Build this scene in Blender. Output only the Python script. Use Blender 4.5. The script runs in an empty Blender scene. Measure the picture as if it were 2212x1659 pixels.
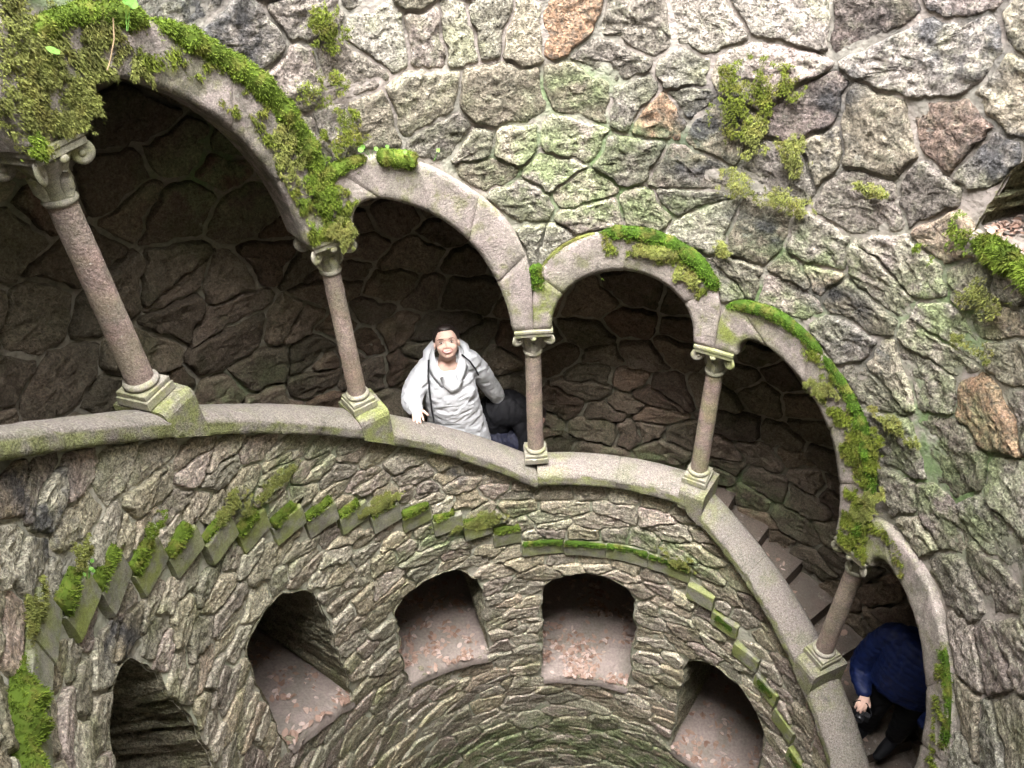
import bpy, math, random
import numpy as np
from mathutils import Vector, Matrix

# ------------------------------------------------------------------ camera, light, exposure
S = 2.0                                   # metres per unit of column-circle radius
sc = bpy.context.scene
COL = sc.collection
cam_d = bpy.data.cameras.new('camera'); cam = bpy.data.objects.new('camera', cam_d); COL.objects.link(cam)
cam_d.sensor_width = 36.0; cam_d.lens = 1641.8/2212*36.0; cam_d.clip_start = 0.02; cam_d.clip_end = 500
PITCH, ROLL, YAW = 0.680675, -0.051624, -0.101387
_d = Vector((math.sin(YAW)*math.cos(PITCH), math.cos(YAW)*math.cos(PITCH), -math.sin(PITCH)))
_r = Vector((math.cos(YAW), -math.sin(YAW), 0)); _u = _r.cross(_d)
_r2 = _r*math.cos(ROLL) + _u*math.sin(ROLL); _u2 = -_r*math.sin(ROLL) + _u*math.cos(ROLL)
cam.matrix_world = Matrix(((_r2.x, _u2.x, -_d.x, 0), (_r2.y, _u2.y, -_d.y, -1.01674*S), (_r2.z, _u2.z, -_d.z, 1.946133*S), (0, 0, 0, 1)))
sc.camera = cam

world = bpy.data.worlds.new('World'); sc.world = world; world.use_nodes = True
wn = world.node_tree; wn.nodes.clear()
sky = wn.nodes.new('ShaderNodeTexSky'); sky.sky_type = 'NISHITA'; sky.sun_disc = False
SUN_EL, SUN_AZ = math.radians(71), math.radians(187)
sky.sun_elevation = SUN_EL; sky.sun_rotation = SUN_AZ; sky.dust_density = 4.0; sky.ozone_density = 0.6; sky.air_density = 1.2
hsv = wn.nodes.new('ShaderNodeHueSaturation'); hsv.inputs['Saturation'].default_value = 0.22   # thin high cloud under the trees
bg = wn.nodes.new('ShaderNodeBackground'); bg.inputs['Strength'].default_value = 0.15
wo = wn.nodes.new('ShaderNodeOutputWorld')
wn.links.new(sky.outputs[0], hsv.inputs['Color']); wn.links.new(hsv.outputs[0], bg.inputs[0]); wn.links.new(bg.outputs[0], wo.inputs[0])
sun_d = bpy.data.lights.new('sun', 'SUN'); sun_d.energy = 0.75; sun_d.angle = math.radians(75); sun_d.color = (1.0, 0.965, 0.91)
sun = bpy.data.objects.new('sun', sun_d); COL.objects.link(sun)
sdir = Vector((math.sin(SUN_AZ)*math.cos(SUN_EL), math.cos(SUN_AZ)*math.cos(SUN_EL), math.sin(SUN_EL)))
sun.rotation_euler = sdir.to_track_quat('Z', 'Y').to_euler(); sun.location = (0, 0, 12)
sc.view_settings.view_transform = 'Standard'; sc.view_settings.look = 'None'
sc.view_settings.gamma = 1.0; sc.view_settings.exposure = 4.1
try: sc.view_settings.use_curve_mapping = False
except Exception: pass
sc.cycles.use_denoising = True
try:
    sc.cycles.denoiser = 'OPENIMAGEDENOISE'; sc.cycles.denoising_input_passes = 'RGB_ALBEDO_NORMAL'
    sc.cycles.denoising_prefilter = 'ACCURATE'
except Exception: pass
sc.cycles.max_bounces = 8; sc.cycles.diffuse_bounces = 7; sc.cycles.glossy_bounces = 2

# ------------------------------------------------------------------ numeric helpers
rng = np.random.default_rng(7)
random.seed(7)

def _hash(ix, iy, iz, seed):
    h = (ix.astype(np.int64)*374761393 + iy.astype(np.int64)*668265263 + iz.astype(np.int64)*2147483647 + seed*1274126177) & 0xffffffff
    h = ((h ^ (h >> 13))*1274126177) & 0xffffffff
    h = (h ^ (h >> 16)) & 0xffffff
    return h.astype(np.float64)/0x7fffff - 1.0

def vnoise(P, scale, seed=0):
    Q = np.asarray(P, float)/scale; I = np.floor(Q); F = Q - I; F = F*F*(3-2*F)
    ix, iy, iz = I[..., 0], I[..., 1], I[..., 2]; r = 0
    for a in (0, 1):
        wa = F[..., 0] if a else 1-F[..., 0]
        for b in (0, 1):
            wb = F[..., 1] if b else 1-F[..., 1]
            for c in (0, 1):
                wc = F[..., 2] if c else 1-F[..., 2]
                r = r + wa*wb*wc*_hash(ix+a, iy+b, iz+c, seed)
    return r

def fbm(P, scale, seed=0, n=3, gain=0.5):
    r = 0; a = 1.0
    for k in range(n):
        r = r + a*vnoise(P, scale/2**k, seed+k*17); a *= gain
    return r

def sd_poly(P, poly):
    """signed distance, positive inside"""
    P = np.asarray(P, float); out = np.empty(len(P)); V = np.asarray(poly, float); A = V; B = np.roll(V, -1, 0)
    for s in range(0, len(P), 20000):
        p = P[s:s+20000]; d = np.full(len(p), 1e9); ins = np.zeros(len(p), bool)
        for a, b in zip(A, B):
            e = b-a; w = p-a; t = np.clip((w@e)/max(e@e, 1e-12), 0, 1)
            q = w - t[:, None]*e; d = np.minimum(d, (q*q).sum(1))
            c = (a[1] > p[:, 1]) != (b[1] > p[:, 1])
            if c.any():
                with np.errstate(divide='ignore', invalid='ignore'):
                    xi = a[0] + (p[:, 1]-a[1])/(b[1]-a[1] if b[1] != a[1] else 1e-12)*e[0]
                ins ^= c & (p[:, 0] < xi)
        out[s:s+20000] = np.sqrt(d)*np.where(ins, 1, -1)
    return out

def resample(pts, n):
    p = np.asarray(pts, float); seg = np.linalg.norm(np.diff(p, axis=0), axis=1); L = np.r_[0, np.cumsum(seg)]
    t = np.linspace(0, L[-1], n)
    return np.stack([np.interp(t, L, p[:, k]) for k in range(p.shape[1])], 1)

def smooth_line(p, it=2):
    p = np.asarray(p, float)
    for _ in range(it):
        q = [p[0]]
        for a, b in zip(p[:-1], p[1:]): q += [a*.75+b*.25, a*.25+b*.75]
        q.append(p[-1]); p = np.array(q)
    return p

# ------------------------------------------------------------------ the spiral (all in units of the column-circle radius)
PH0, DP, DROP, COLH = -0.1299, 0.5923, 0.4464, 0.4545
ULO, UHI = -3.8, 3.6
def phi(u): return PH0 + np.asarray(u)*DP
def helix(u):
    u = np.asarray(u, float)
    return np.interp(u, [-6, -4, -3, 0, 1, 4, 6], [3*DROP, 3*DROP, 3*DROP, 0, 0, -3*DROP, -3*DROP])
STEP = 0.0893
def level(u):
    u = np.asarray(u, float)
    up = np.clip(np.ceil((-0.124-u)/0.2 - 1e-6), 0, 15); dn = np.clip(np.floor((u-1.075)/0.2 + 1e-6)+1, 0, 15)
    return -0.45 + STEP*np.where(u < -0.124, up, 0) - STEP*np.where(u >= 1.075, dn, 0)
def W(u, r, z):
    a = phi(u); r = np.asarray(r, float)
    return np.stack(np.broadcast_arrays(S*r*np.sin(a), S*r*np.cos(a), S*np.asarray(z, float)), -1)
RW = 0.96
def X(u): return phi(u)*RW           # unrolled wall coordinate
def U(x): return (np.asarray(x)/RW - PH0)/DP

STAIR_IN = [(.125,.575),(.12,.595),(.132,.62),(.16,.638),(.21,.645),(.27,.64),(.35,.62),(.44,.592),(.55,.545),(.66,.48),(.74,.41),(.82,.31),(.865,.21),(.885,.129)]
STAIR_OUT = [(0,.575),(0,.66),(.012,.715),(.06,.742),(.14,.752),(.25,.755),(.36,.74),(.47,.715),(.58,.675),(.68,.63),(.78,.578),(.87,.52),(.94,.445),(.985,.37),(1.0,.29),(1.0,.129)]
_t = np.linspace(math.pi, 0, 15)
LAND_IN = [(.105,.575)] + [(.492+.39*math.cos(a), .592+.198*math.sin(a)) for a in _t] + [(.885,.575)]
LAND_OUT = [(0,.575),(0,.70),(.03,.775),(.1,.835),(.22,.885),(.36,.912),(.5,.92),(.64,.912),(.77,.885),(.88,.84),(.96,.785),(1.0,.71),(1.0,.575)]
def arch_curves(i, n=56):
    if i in (0, -4): a, b = LAND_IN, LAND_OUT
    else: a, b = STAIR_IN, STAIR_OUT
    z0 = float(helix(i))
    out = []
    for c in (a, b):
        c = np.array(c, float); c = np.stack([c[:, 0]*DP*RW, c[:, 1]], 1)
        c = resample(smooth_line(c, 2), n); c[:, 0] = c[:, 0]/(DP*RW) + i; c[:, 1] += z0
        out.append(c)
    return out

# windows in the lower wall: (outline in u,z) built from left, right, sill and crown
def window_poly(uL, uR, sL, sR, jL, jR, crown, uc=None):
    pts = [(uL, sL)]; uc = (uL+uR)/2 if uc is None else uc
    pts.append((uL, jL))
    for t in np.linspace(0.12, 0.88, 9):
        a = math.pi*(1-t); c = math.cos(a); s = math.sin(a)
        j = jL if c < 0 else jR; uu = uc + (uc-uL)*c if c < 0 else uc + (uR-uc)*c
        pts.append((uu, j + (crown-j)*s**0.8))
    pts += [(uR, jR), (uR, sR)]
    return pts
WINS = [window_poly(-3.22,-2.66, -.13,-.20, .38,.27, .53), window_poly(-2.17,-1.58, -.62,-.86, -.08,-.33, 0.0, -1.93),
        window_poly(-1.12,-.45, -1.10,-1.20, -.66,-.74, -.51), window_poly(0.0,.73, -1.49,-1.49, -.90,-.86, -.67),
        window_poly(1.16,1.90, -1.85,-1.86, -1.14,-1.27, -.98, 1.46), window_poly(2.35,3.1, -2.3,-2.32, -1.55,-1.65, -1.42)]
def to_xz(poly, jag=0.006, seed=0, n=70):
    p = np.array([(float(X(u)), z) for u, z in poly]); p = np.vstack([p, p[:1]]); p = resample(p, n+1)[:-1]
    q = np.c_[p, np.full(len(p), seed*3.1)]
    p[:, 0] += jag*vnoise(q, .055, 5) + jag*.5*vnoise(q, .02, 15); p[:, 1] += jag*vnoise(q, .055, 6) + jag*.5*vnoise(q, .02, 16)
    return p
WIN_XZ = [to_xz(w, .016, k) for k, w in enumerate(WINS)]
UPWIN = to_xz([(2.0,1.155),(2.01,1.22),(2.06,1.31),(2.18,1.42),(2.35,1.44),(2.55,1.38),(2.66,1.28),(2.66,1.13)], .008, 9)

# ------------------------------------------------------------------ object helpers
def tagit(o, label=None, cat=None, group=None, kind=None):
    if label: o['label'] = label
    if cat: o['category'] = cat
    if group: o['group'] = group
    if kind: o['kind'] = kind
    return o
def empty(name, loc, label, cat, group=None, rz=0.0, kind='thing'):
    o = bpy.data.objects.new(name, None); COL.objects.link(o); o.location = loc; o.rotation_euler = (0, 0, rz)
    o.empty_display_size = 0.1
    return tagit(o, label, cat, group, kind)
def mesh(name, V, F, mat, attrs=None, smooth=False):
    me = bpy.data.meshes.new(name); V = np.asarray(V, np.float32)
    if isinstance(F, np.ndarray):
        k = F.shape[1]; me.vertices.add(len(V)); me.vertices.foreach_set('co', V.ravel())
        me.loops.add(F.size); me.loops.foreach_set('vertex_index', F.ravel().astype(np.int32))
        me.polygons.add(len(F)); me.polygons.foreach_set('loop_start', np.arange(0, F.size, k, dtype=np.int32))
        try: me.polygons.foreach_set('loop_total', np.full(len(F), k, dtype=np.int32))
        except Exception: pass
        me.update(calc_edges=True)
    else:
        me.from_pydata(V.tolist(), [], F); me.update()
    if smooth: me.polygons.foreach_set('use_smooth', np.ones(len(me.polygons), bool))
    if attrs:
        for k, v in attrs.items():
            a = me.attributes.new(k, 'FLOAT', 'POINT'); a.data.foreach_set('value', np.broadcast_to(np.asarray(v, np.float32), (len(V),)).copy())
    if mat: me.materials.append(mat)
    return me
def obj(name, me, parent=None, label=None, kind=None):
    o = bpy.data.objects.new(name, me); COL.objects.link(o)
    if parent is not None: o.parent = parent
    if label: o['label'] = label
    if kind: o['kind'] = kind
    return o
def grid_faces(nu, nv, closed_v=False, closed_u=False):
    F = []
    iu = np.arange(nu if closed_u else nu-1); iv = np.arange(nv if closed_v else nv-1)
    a, b = np.meshgrid(iu, iv, indexing='ij'); a = a.ravel(); b = b.ravel(); a2 = (a+1) % nu; b2 = (b+1) % nv
    return np.stack([a*nv+b, a2*nv+b, a2*nv+b2, a*nv+b2], 1)
class Mix:
    """collects vertices and faces of one mesh"""
    def __init__(s): s.V = []; s.F = []; s.n = 0
    def add(s, V, F):
        V = np.asarray(V, float); s.V.append(V)
        s.F += [tuple(int(i)+s.n for i in f) for f in F]; s.n += len(V)
    def grid(s, G, cu=False, cv=False):
        G = np.asarray(G, float); s.add(G.reshape(-1, 3), grid_faces(G.shape[0], G.shape[1], cv, cu))
    def lathe(s, prof, seg=24, axis=(0, 0, 0)):
        a = np.linspace(0, 2*math.pi, seg, endpoint=False); P = np.array(prof, float)
        G = np.stack([P[:, None, 0]*np.cos(a)+axis[0], P[:, None, 0]*np.sin(a)+axis[1], np.repeat(P[:, 1:2], seg, 1)+axis[2]], -1)
        s.grid(G, cv=True)
    def box(s, lo, hi, bev=0.0):
        lo = np.array(lo, float); hi = np.array(hi, float); b = bev
        x0, y0, z0 = lo; x1, y1, z1 = hi
        if b <= 0:
            V = [(x, y, z) for z in (z0, z1) for y in (y0, y1) for x in (x0, x1)]
            s.add(V, [(0,2,3,1),(4,5,7,6),(0,1,5,4),(2,6,7,3),(0,4,6,2),(1,3,7,5)]); return
        rings = []
        for z, i in ((z0, b), (z0+b, 0), (z1-b, 0), (z1, b)):
            rings.append([(x0+i, y0+i, z), (x1-i, y0+i, z), (x1-i, y1-i, z), (x0+i, y1-i, z)])
        n0 = s.n; G = np.array(rings); s.grid(G, cv=True)
        s.F.append(tuple(n0+k for k in (3, 2, 1, 0))); s.F.append(tuple(n0+12+k for k in (0, 1, 2, 3)))
    def ball(s, c, r, seg=14, rings=9, sc=(1, 1, 1)):
        c = np.array(c, float); t = np.linspace(0.02, math.pi-.02, rings); a = np.linspace(0, 2*math.pi, seg, endpoint=False)
        G = np.stack([np.sin(t)[:, None]*np.cos(a)*r*sc[0]+c[0], np.sin(t)[:, None]*np.sin(a)*r*sc[1]+c[1], np.repeat((np.cos(t)*r*sc[2]+c[2])[:, None], seg, 1)], -1)
        n0 = s.n; s.grid(G, cv=True)
        s.F.append(tuple(n0+k for k in range(seg))); s.F.append(tuple(n0+(rings-1)*seg+k for k in reversed(range(seg))))
    def tube(s, pts, rad, seg=10, flat=(1, 1), up=(0, 0, 1)):
        P = np.array(pts, float); n = len(P); rad = np.broadcast_to(np.asarray(rad, float), (n,))
        T = np.gradient(P, axis=0); T /= np.maximum(np.linalg.norm(T, axis=1)[:, None], 1e-9)
        up = np.array(up, float); A = np.cross(T, up); bad = np.linalg.norm(A, axis=1) < 1e-3
        A[bad] = np.cross(T[bad], (1, 0.01, 0)); A /= np.linalg.norm(A, axis=1)[:, None]; B = np.cross(A, T)
        a = np.linspace(0, 2*math.pi, seg, endpoint=False)
        G = P[:, None] + rad[:, None, None]*(flat[0]*np.cos(a)[None, :, None]*A[:, None] + flat[1]*np.sin(a)[None, :, None]*B[:, None])
        n0 = s.n; s.grid(G, cv=True)
        s.F.append(tuple(n0+k for k in reversed(range(seg)))); s.F.append(tuple(n0+(n-1)*seg+k for k in range(seg)))
    def verts(s): return np.vstack(s.V)
    def make(s, name, mat, parent=None, label=None, kind=None, smooth=True, attrs=None, scale=1.0, disp=0, dscale=.05, offset=None):
        V = s.verts()*scale
        if offset is not None: V = V - np.array(offset)
        if disp: V = V + disp*np.stack([fbm(V+11, dscale, 3), fbm(V+37, dscale, 4), fbm(V+71, dscale, 5)], -1)
        me = mesh(name, V, s.F, mat, attrs, smooth)
        return obj(name, me, parent, label, kind)

# ------------------------------------------------------------------ materials
class NT:
    def __init__(s, name):
        s.m = bpy.data.materials.new(name); s.m.use_nodes = True; s.t = s.m.node_tree; s.t.nodes.clear()
        s.out = s.t.nodes.new('ShaderNodeOutputMaterial'); s.b = s.t.nodes.new('ShaderNodeBsdfPrincipled')
        s.t.links.new(s.b.outputs[0], s.out.inputs[0]); s.pos = s.t.nodes.new('ShaderNodeNewGeometry').outputs['Position']
    def L(s, a, b): s.t.links.new(a, b)
    def inp(s, sock, v):
        if hasattr(v, 'is_output'): s.L(v, sock)
        elif isinstance(v, (tuple, list)): sock.default_value = (*v, 1.0)[:4] if len(sock.default_value) == 4 else v
        else: sock.default_value = v
    def noise(s, scale, detail=4, rough=.55, vec=None, off=None, dist=0.0):
        n = s.t.nodes.new('ShaderNodeTexNoise'); n.inputs['Scale'].default_value = scale; n.inputs['Detail'].default_value = detail
        n.inputs['Roughness'].default_value = rough; n.inputs['Distortion'].default_value = dist
        v = vec or s.pos
        if off is not None:
            a = s.t.nodes.new('ShaderNodeVectorMath'); a.operation = 'ADD'; s.L(v, a.inputs[0]); a.inputs[1].default_value = off; v = a.outputs[0]
        s.L(v, n.inputs['Vector']); return n.outputs['Fac']
    def vor(s, scale, feat='F1', rnd=1.0, out='Distance'):
        n = s.t.nodes.new('ShaderNodeTexVoronoi'); n.feature = feat; n.inputs['Scale'].default_value = scale
        n.inputs['Randomness'].default_value = rnd; s.L(s.pos, n.inputs['Vector']); return n.outputs[out]
    def attr(s, name):
        a = s.t.nodes.new('ShaderNodeAttribute'); a.attribute_name = name; return a.outputs['Fac']
    def step(s, v, a, b, lo=0., hi=1.):
        m = s.t.nodes.new('ShaderNodeMapRange'); m.interpolation_type = 'SMOOTHSTEP'; s.L(v, m.inputs[0])
        m.inputs[1].default_value = a; m.inputs[2].default_value = b; m.inputs[3].default_value = lo; m.inputs[4].default_value = hi
        return m.outputs[0]
    def lin(s, v, a, b, lo=0., hi=1.):
        m = s.t.nodes.new('ShaderNodeMapRange'); s.L(v, m.inputs[0])
        m.inputs[1].default_value = a; m.inputs[2].default_value = b; m.inputs[3].default_value = lo; m.inputs[4].default_value = hi
        return m.outputs[0]
    def math(s, op, a, b=0.):
        m = s.t.nodes.new('ShaderNodeMath'); m.operation = op; s.inp(m.inputs[0], a); s.inp(m.inputs[1], b); return m.outputs[0]
    def mix(s, f, a, b, mode='MIX'):
        m = s.t.nodes.new('ShaderNodeMix'); m.data_type = 'RGBA'; m.blend_type = mode
        s.inp(m.inputs[0], f); s.inp(m.inputs[6], a); s.inp(m.inputs[7], b); return m.outputs[2]
    def bump(s, h, strength, dist, normal=None):
        b = s.t.nodes.new('ShaderNodeBump'); b.inputs['Strength'].default_value = strength; b.inputs['Distance'].default_value = dist
        s.L(h, b.inputs['Height'])
        if normal is not None: s.L(normal, b.inputs['Normal'])
        return b.outputs[0]
    def done(s, col, rough=.9, normal=None, spec=.25):
        s.inp(s.b.inputs['Base Color'], col); s.inp(s.b.inputs['Roughness'], rough); s.b.inputs['Specular IOR Level'].default_value = spec
        if normal is not None: s.L(normal, s.b.inputs['Normal'])
        return s.m

def rock(name, ca, cb, cc, lichen=.5, bump=1.0, speck=1.0, moss=(.13, .15, .04), tan=(.46, .40, .26), pink=(.42, .32, .30)):
    n = NT(name)
    rnd = n.attr('rnd')
    big = n.noise(0.9, 3); mid = n.noise(7.0, 5, .6, off=(3, 1, 7)); fine = n.noise(38, 6, .68, off=(9, 2, 4))
    c = n.mix(n.step(big, .38, .62), ca, cb)
    c = n.mix(n.step(rnd, .55, .95, 0, .75), c, cc)
    r2 = n.math('FRACT', n.math('MULTIPLY', rnd, 17.7)); c = n.mix(n.step(r2, .62, .9, 0, .55), c, tan); c = n.mix(n.step(r2, .08, .30, .55, 0), c, pink)
    c = n.mix(n.step(mid, .45, .7, 0, .45), c, cb)
    c = n.mix(n.step(n.noise(14, 5, .65, off=(5, 5, 5)), .50, .66, 0, .42*lichen+.0), c, (.45, .46, .33))            # pale green lichen
    c = n.mix(n.step(n.noise(26, 4, .7, off=(1, 8, 5)), .62, .70, 0, .55*lichen), c, (.60, .60, .54))               # white lichen specks
    c = n.mix(n.step(n.noise(3.3, 5, .6, off=(2, 8, 1)), .50, .68, 0, .45), c, moss)                                # olive algae
    c = n.mix(n.math('MULTIPLY', n.attr('rust'), n.step(fine, .36, .56, .45, 1)), c, (.40, .25, .16))
    c = n.mix(n.math('MULTIPLY', n.attr('green'), n.step(mid, .35, .6)), c, (.235, .27, .145))
    c = n.mix(n.math('MULTIPLY', n.attr('dark'), n.step(mid, .36, .60, 0, .9)), c, (.085, .085, .092))
    bright = n.lin(n.math('FRACT', n.math('MULTIPLY', rnd, 7.31)), 0, 1, .66, 1.26)
    g2 = n.noise(82, 3, .75, off=(2, 2, 6))
    sp = n.lin(fine, .28, .72, 1-.60*speck, 1+.50*speck); sp2 = n.lin(g2, .30, .70, 1-.62*speck, 1+.62*speck)
    k = n.math('MULTIPLY', n.math('MULTIPLY', bright, sp), sp2)
    c = n.mix(1.0, c, k, 'MULTIPLY')
    h = n.math('ADD', n.math('ADD', n.math('MULTIPLY', fine, 1.0), n.math('MULTIPLY', g2, .70)), n.math('MULTIPLY', n.noise(17, 6, .7, off=(4, 4, 1)), .55))
    return n.done(c, .9, n.bump(h, 1.0*bump, .024), .2)

M = {}
M['rock'] = rock('granite_rubble', (.31, .275, .25), (.285, .27, .225), (.265, .22, .195), lichen=.8, moss=(.22, .235, .12), speck=1.2, bump=1.15, tan=(.37, .325, .23), pink=(.345, .27, .255))
M['rock_low'] = rock('granite_rubble_lifted', (.49, .435, .36), (.45, .425, .33), (.40, .325, .255), lichen=.7, moss=(.19, .215, .075), speck=1.15, bump=1.0)  # stone colour lightened to make up for weak light low in the shaft
M['rock_in'] = rock('granite_rubble_shaded', (.19, .148, .112), (.145, .125, .092), (.19, .125, .09), lichen=.12, bump=.8, speck=.7, tan=(.16, .14, .10), pink=(.175, .135, .11), moss=(.08, .085, .04))  # brown granite, darkened to put the gallery's shade into its colour
def mortar(name, ca, cb, b=.6):
    n = NT(name); f = n.noise(45, 6, .6); m = n.noise(3, 4)
    c = n.mix(n.step(m, .4, .62), ca, cb)
    c = n.mix(n.math('MULTIPLY', n.attr('green'), n.step(n.noise(6), .35, .6)), c, (.17, .24, .11))
    c = n.mix(n.math('MULTIPLY', n.attr('dark'), n.step(n.noise(6), .35, .6)), c, (.07, .07, .07))
    c = n.mix(1.0, c, n.lin(f, .25, .75, .72, 1.2), 'MULTIPLY')
    return n.done(c, .95, n.bump(n.math('ADD', f, n.math('MULTIPLY', n.noise(12, 4), 1.5)), b, .02), .15)
M['rock_jamb'] = rock('granite_jamb', (.33, .29, .24), (.28, .265, .20), (.24, .19, .15), lichen=.5, tan=(.32, .28, .19), pink=(.28, .22, .20))  # jamb granite toned down to deepen the shade inside the niches
M['rock_shade'] = rock('niche_shade_rock', (.10, .085, .07), (.08, .075, .06), (.08, .06, .05), lichen=.0, tan=(.08, .07, .05), pink=(.08, .06, .05), moss=(.06, .06, .04))  # near-black back surface, the depth shade of the niches put into colour
M['mortar'] = mortar('mortar_pink', (.33, .29, .265), (.285, .27, .235))
M['mortar_low'] = mortar('mortar_damp', (.50, .475, .40), (.44, .45, .35))
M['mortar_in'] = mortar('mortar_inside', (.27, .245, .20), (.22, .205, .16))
def dressed(name, base, alt, stain, dark, moss=.5, grain=260, b=.35, stain_scale=3.0, chisel=False):
    n = NT(name); g = n.noise(grain, 2, .7); f = n.noise(60, 5, .65); m = n.noise(stain_scale, 5, .6)
    c = n.mix(n.step(m, .35, .65), base, alt)
    c = n.mix(n.step(n.noise(stain_scale*1.7, 6, .65, off=(7, 3, 2)), .50, .66, 0, moss), c, stain)
    c = n.mix(n.step(n.noise(stain_scale*2.6, 6, .7, off=(1, 5, 9)), .56, .70, 0, .65), c, dark)
    c = n.mix(n.step(n.noise(23, 4, .7, off=(4, 5, 3)), .66, .72, 0, .6), c, (.62, .61, .56))
    c = n.mix(n.math('MULTIPLY', n.attr('dark'), n.step(n.noise(11, 6, .7, off=(3, 3, 3)), .38, .60)), c, (.13, .12, .10))
    c = n.mix(n.math('MULTIPLY', n.attr('green'), n.step(n.noise(9, 5), .35, .62)), c, (.20, .23, .06))
    c = n.mix(1.0, c, n.math('MULTIPLY', n.lin(g, .3, .7, .62, 1.38), n.lin(f, .3, .7, .76, 1.24)), 'MULTIPLY')
    h = n.math('ADD', f, n.math('MULTIPLY', g, .6))
    return n.done(c, .88, n.bump(h, b, .012), .2)
M['arch'] = dressed('dressed_granite_arch', (.35, .295, .28), (.30, .27, .235), (.21, .21, .11), (.12, .112, .10), moss=.85, b=.7, stain_scale=4.5, grain=150)
M['coping'] = dressed('coping_granite', (.225, .195, .18), (.21, .19, .168), (.16, .16, .105), (.11, .10, .09), moss=.55, b=.8, grain=120)
M['shaft'] = dressed('column_granite', (.29, .205, .18), (.32, .25, .22), (.24, .23, .17), (.15, .11, .10), moss=.45, b=.9, grain=130)
M['capital'] = dressed('capital_stone', (.27, .245, .215), (.23, .22, .17), (.28, .28, .12), (.13, .12, .10), moss=.6, b=.4, stain_scale=7)
M['string'] = dressed('string_course_stone', (.27, .255, .215), (.19, .195, .15), (.15, .17, .06), (.075, .075, .068), moss=.85, b=.5, stain_scale=6)
M['tread'] = dressed('stair_tread_stone', (.15, .12, .10), (.125, .105, .088), (.16, .12, .10), (.33, .29, .27), moss=.6, b=.3, stain_scale=4)
M['dirt'] = mortar('niche_floor_dust', (.29, .24, .22), (.23, .20, .175), .4)
def leaf_mat(name, ca, cb, cc):
    n = NT(name); r = n.attr('rnd'); c = n.mix(n.lin(r, 0, .6), ca, cb); c = n.mix(n.step(r, .6, 1.0), c, cc); return n.done(c, .7, None, .25)
def moss_mat(name, ca, cb, cc):
    n = NT(name); r = n.attr('rnd'); c = n.mix(n.lin(r, 0, .6), ca, cb); c = n.mix(n.step(r, .6, 1.0), c, cc)
    c = n.mix(n.step(n.noise(14, 4, .6, off=(3, 3, 8)), .48, .68, 0, .55), c, (.15, .13, .035)); c = n.mix(1.0, c, n.lin(n.noise(9, 3), .3, .7, .6, 1.35), 'MULTIPLY')
    n.b.inputs['Subsurface Weight'].default_value = 0.0
    return n.done(c, .85, None, .15)
M['moss'] = moss_mat('moss_bright', (.05, .08, .010), (.135, .195, .022), (.23, .29, .05))
M['moss_deep'] = moss_mat('moss_deep_green', (.03, .06, .007), (.08, .155, .012), (.16, .235, .03))
M['moss_olive'] = moss_mat('moss_olive', (.10, .105, .035), (.20, .225, .055), (.33, .37, .12))
M['moss_mid'] = moss_mat('moss_mid', (.06, .075, .012), (.13, .165, .02), (.24, .27, .05))
M['leaf'] = leaf_mat('dry_leaf', (.19, .115, .085), (.33, .23, .185), (.45, .355, .32))
M['green_leaf'] = leaf_mat('pennywort_green', (.05, .13, .02), (.085, .19, .03), (.12, .23, .045))
def plain(name, col, rough=.8, bump=0, bs=40, spec=.3, var=.15):
    n = NT(name); f = n.noise(bs, 4)
    c = n.mix(1.0, col, n.lin(f, .3, .7, 1-var, 1+var), 'MULTIPLY')
    return n.done(c, rough, n.bump(f, bump, .01) if bump else None, spec)
M['twig'] = plain('stem_brown', (.30, .22, .13)); M['earth'] = plain('earth_dark', (.05, .045, .035))

# ------------------------------------------------------------------ stained patches (u, z, size in wall units)
DARK = [(.81,1.26,.10,.10),(.76,1.15,.09,.07),(-1.33,1.56,.16,.07),(-2.67,1.02,.10,.10),(1.69,1.50,.16,.07),(1.33,1.31,.05,.12),(-2.73,.91,.10,.07),(-1.25,1.50,.12,.06),
        (1.1,.98,.10,.04),(1.55,.85,.10,.05),(-2.75,.55,.07,.12),(1.75,.75,.08,.05),(-.55,-.02,.06,.05),(2.0,1.33,.08,.07)]
RUST = [(0.17,1.47),(0.57,1.27),(2.29,.77)]
GREEN = [(0.15,1.10,.2,.13),(.45,1.0,.25,.06),(.5,1.18,.2,.05),(1.3,.95,.2,.06),(2.25,.62,.2,.2),(0,-2.1,3.0,.25),(2.0,.95,.12,.12),
         (-1.7,.35,.25,.08),(-.5,-.30,.3,.08),(.9,-.42,.25,.08),(.2,1.3,.1,.05),(1.25,.78,.15,.04),(-1.05,1.1,.15,.12),(-1.95,1.5,.2,.25)]
def field(blobs, u, z, P):
    f = np.zeros(len(u))
    for bu, bz, ru, rz in blobs:
        f = np.maximum(f, np.exp(-((u-bu)*DP*RW/ru)**2 - ((z-bz)/rz)**2))
    return np.clip(f*1.5 + .25*f*fbm(P, .08, 21, 3), 0, 1)

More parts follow.
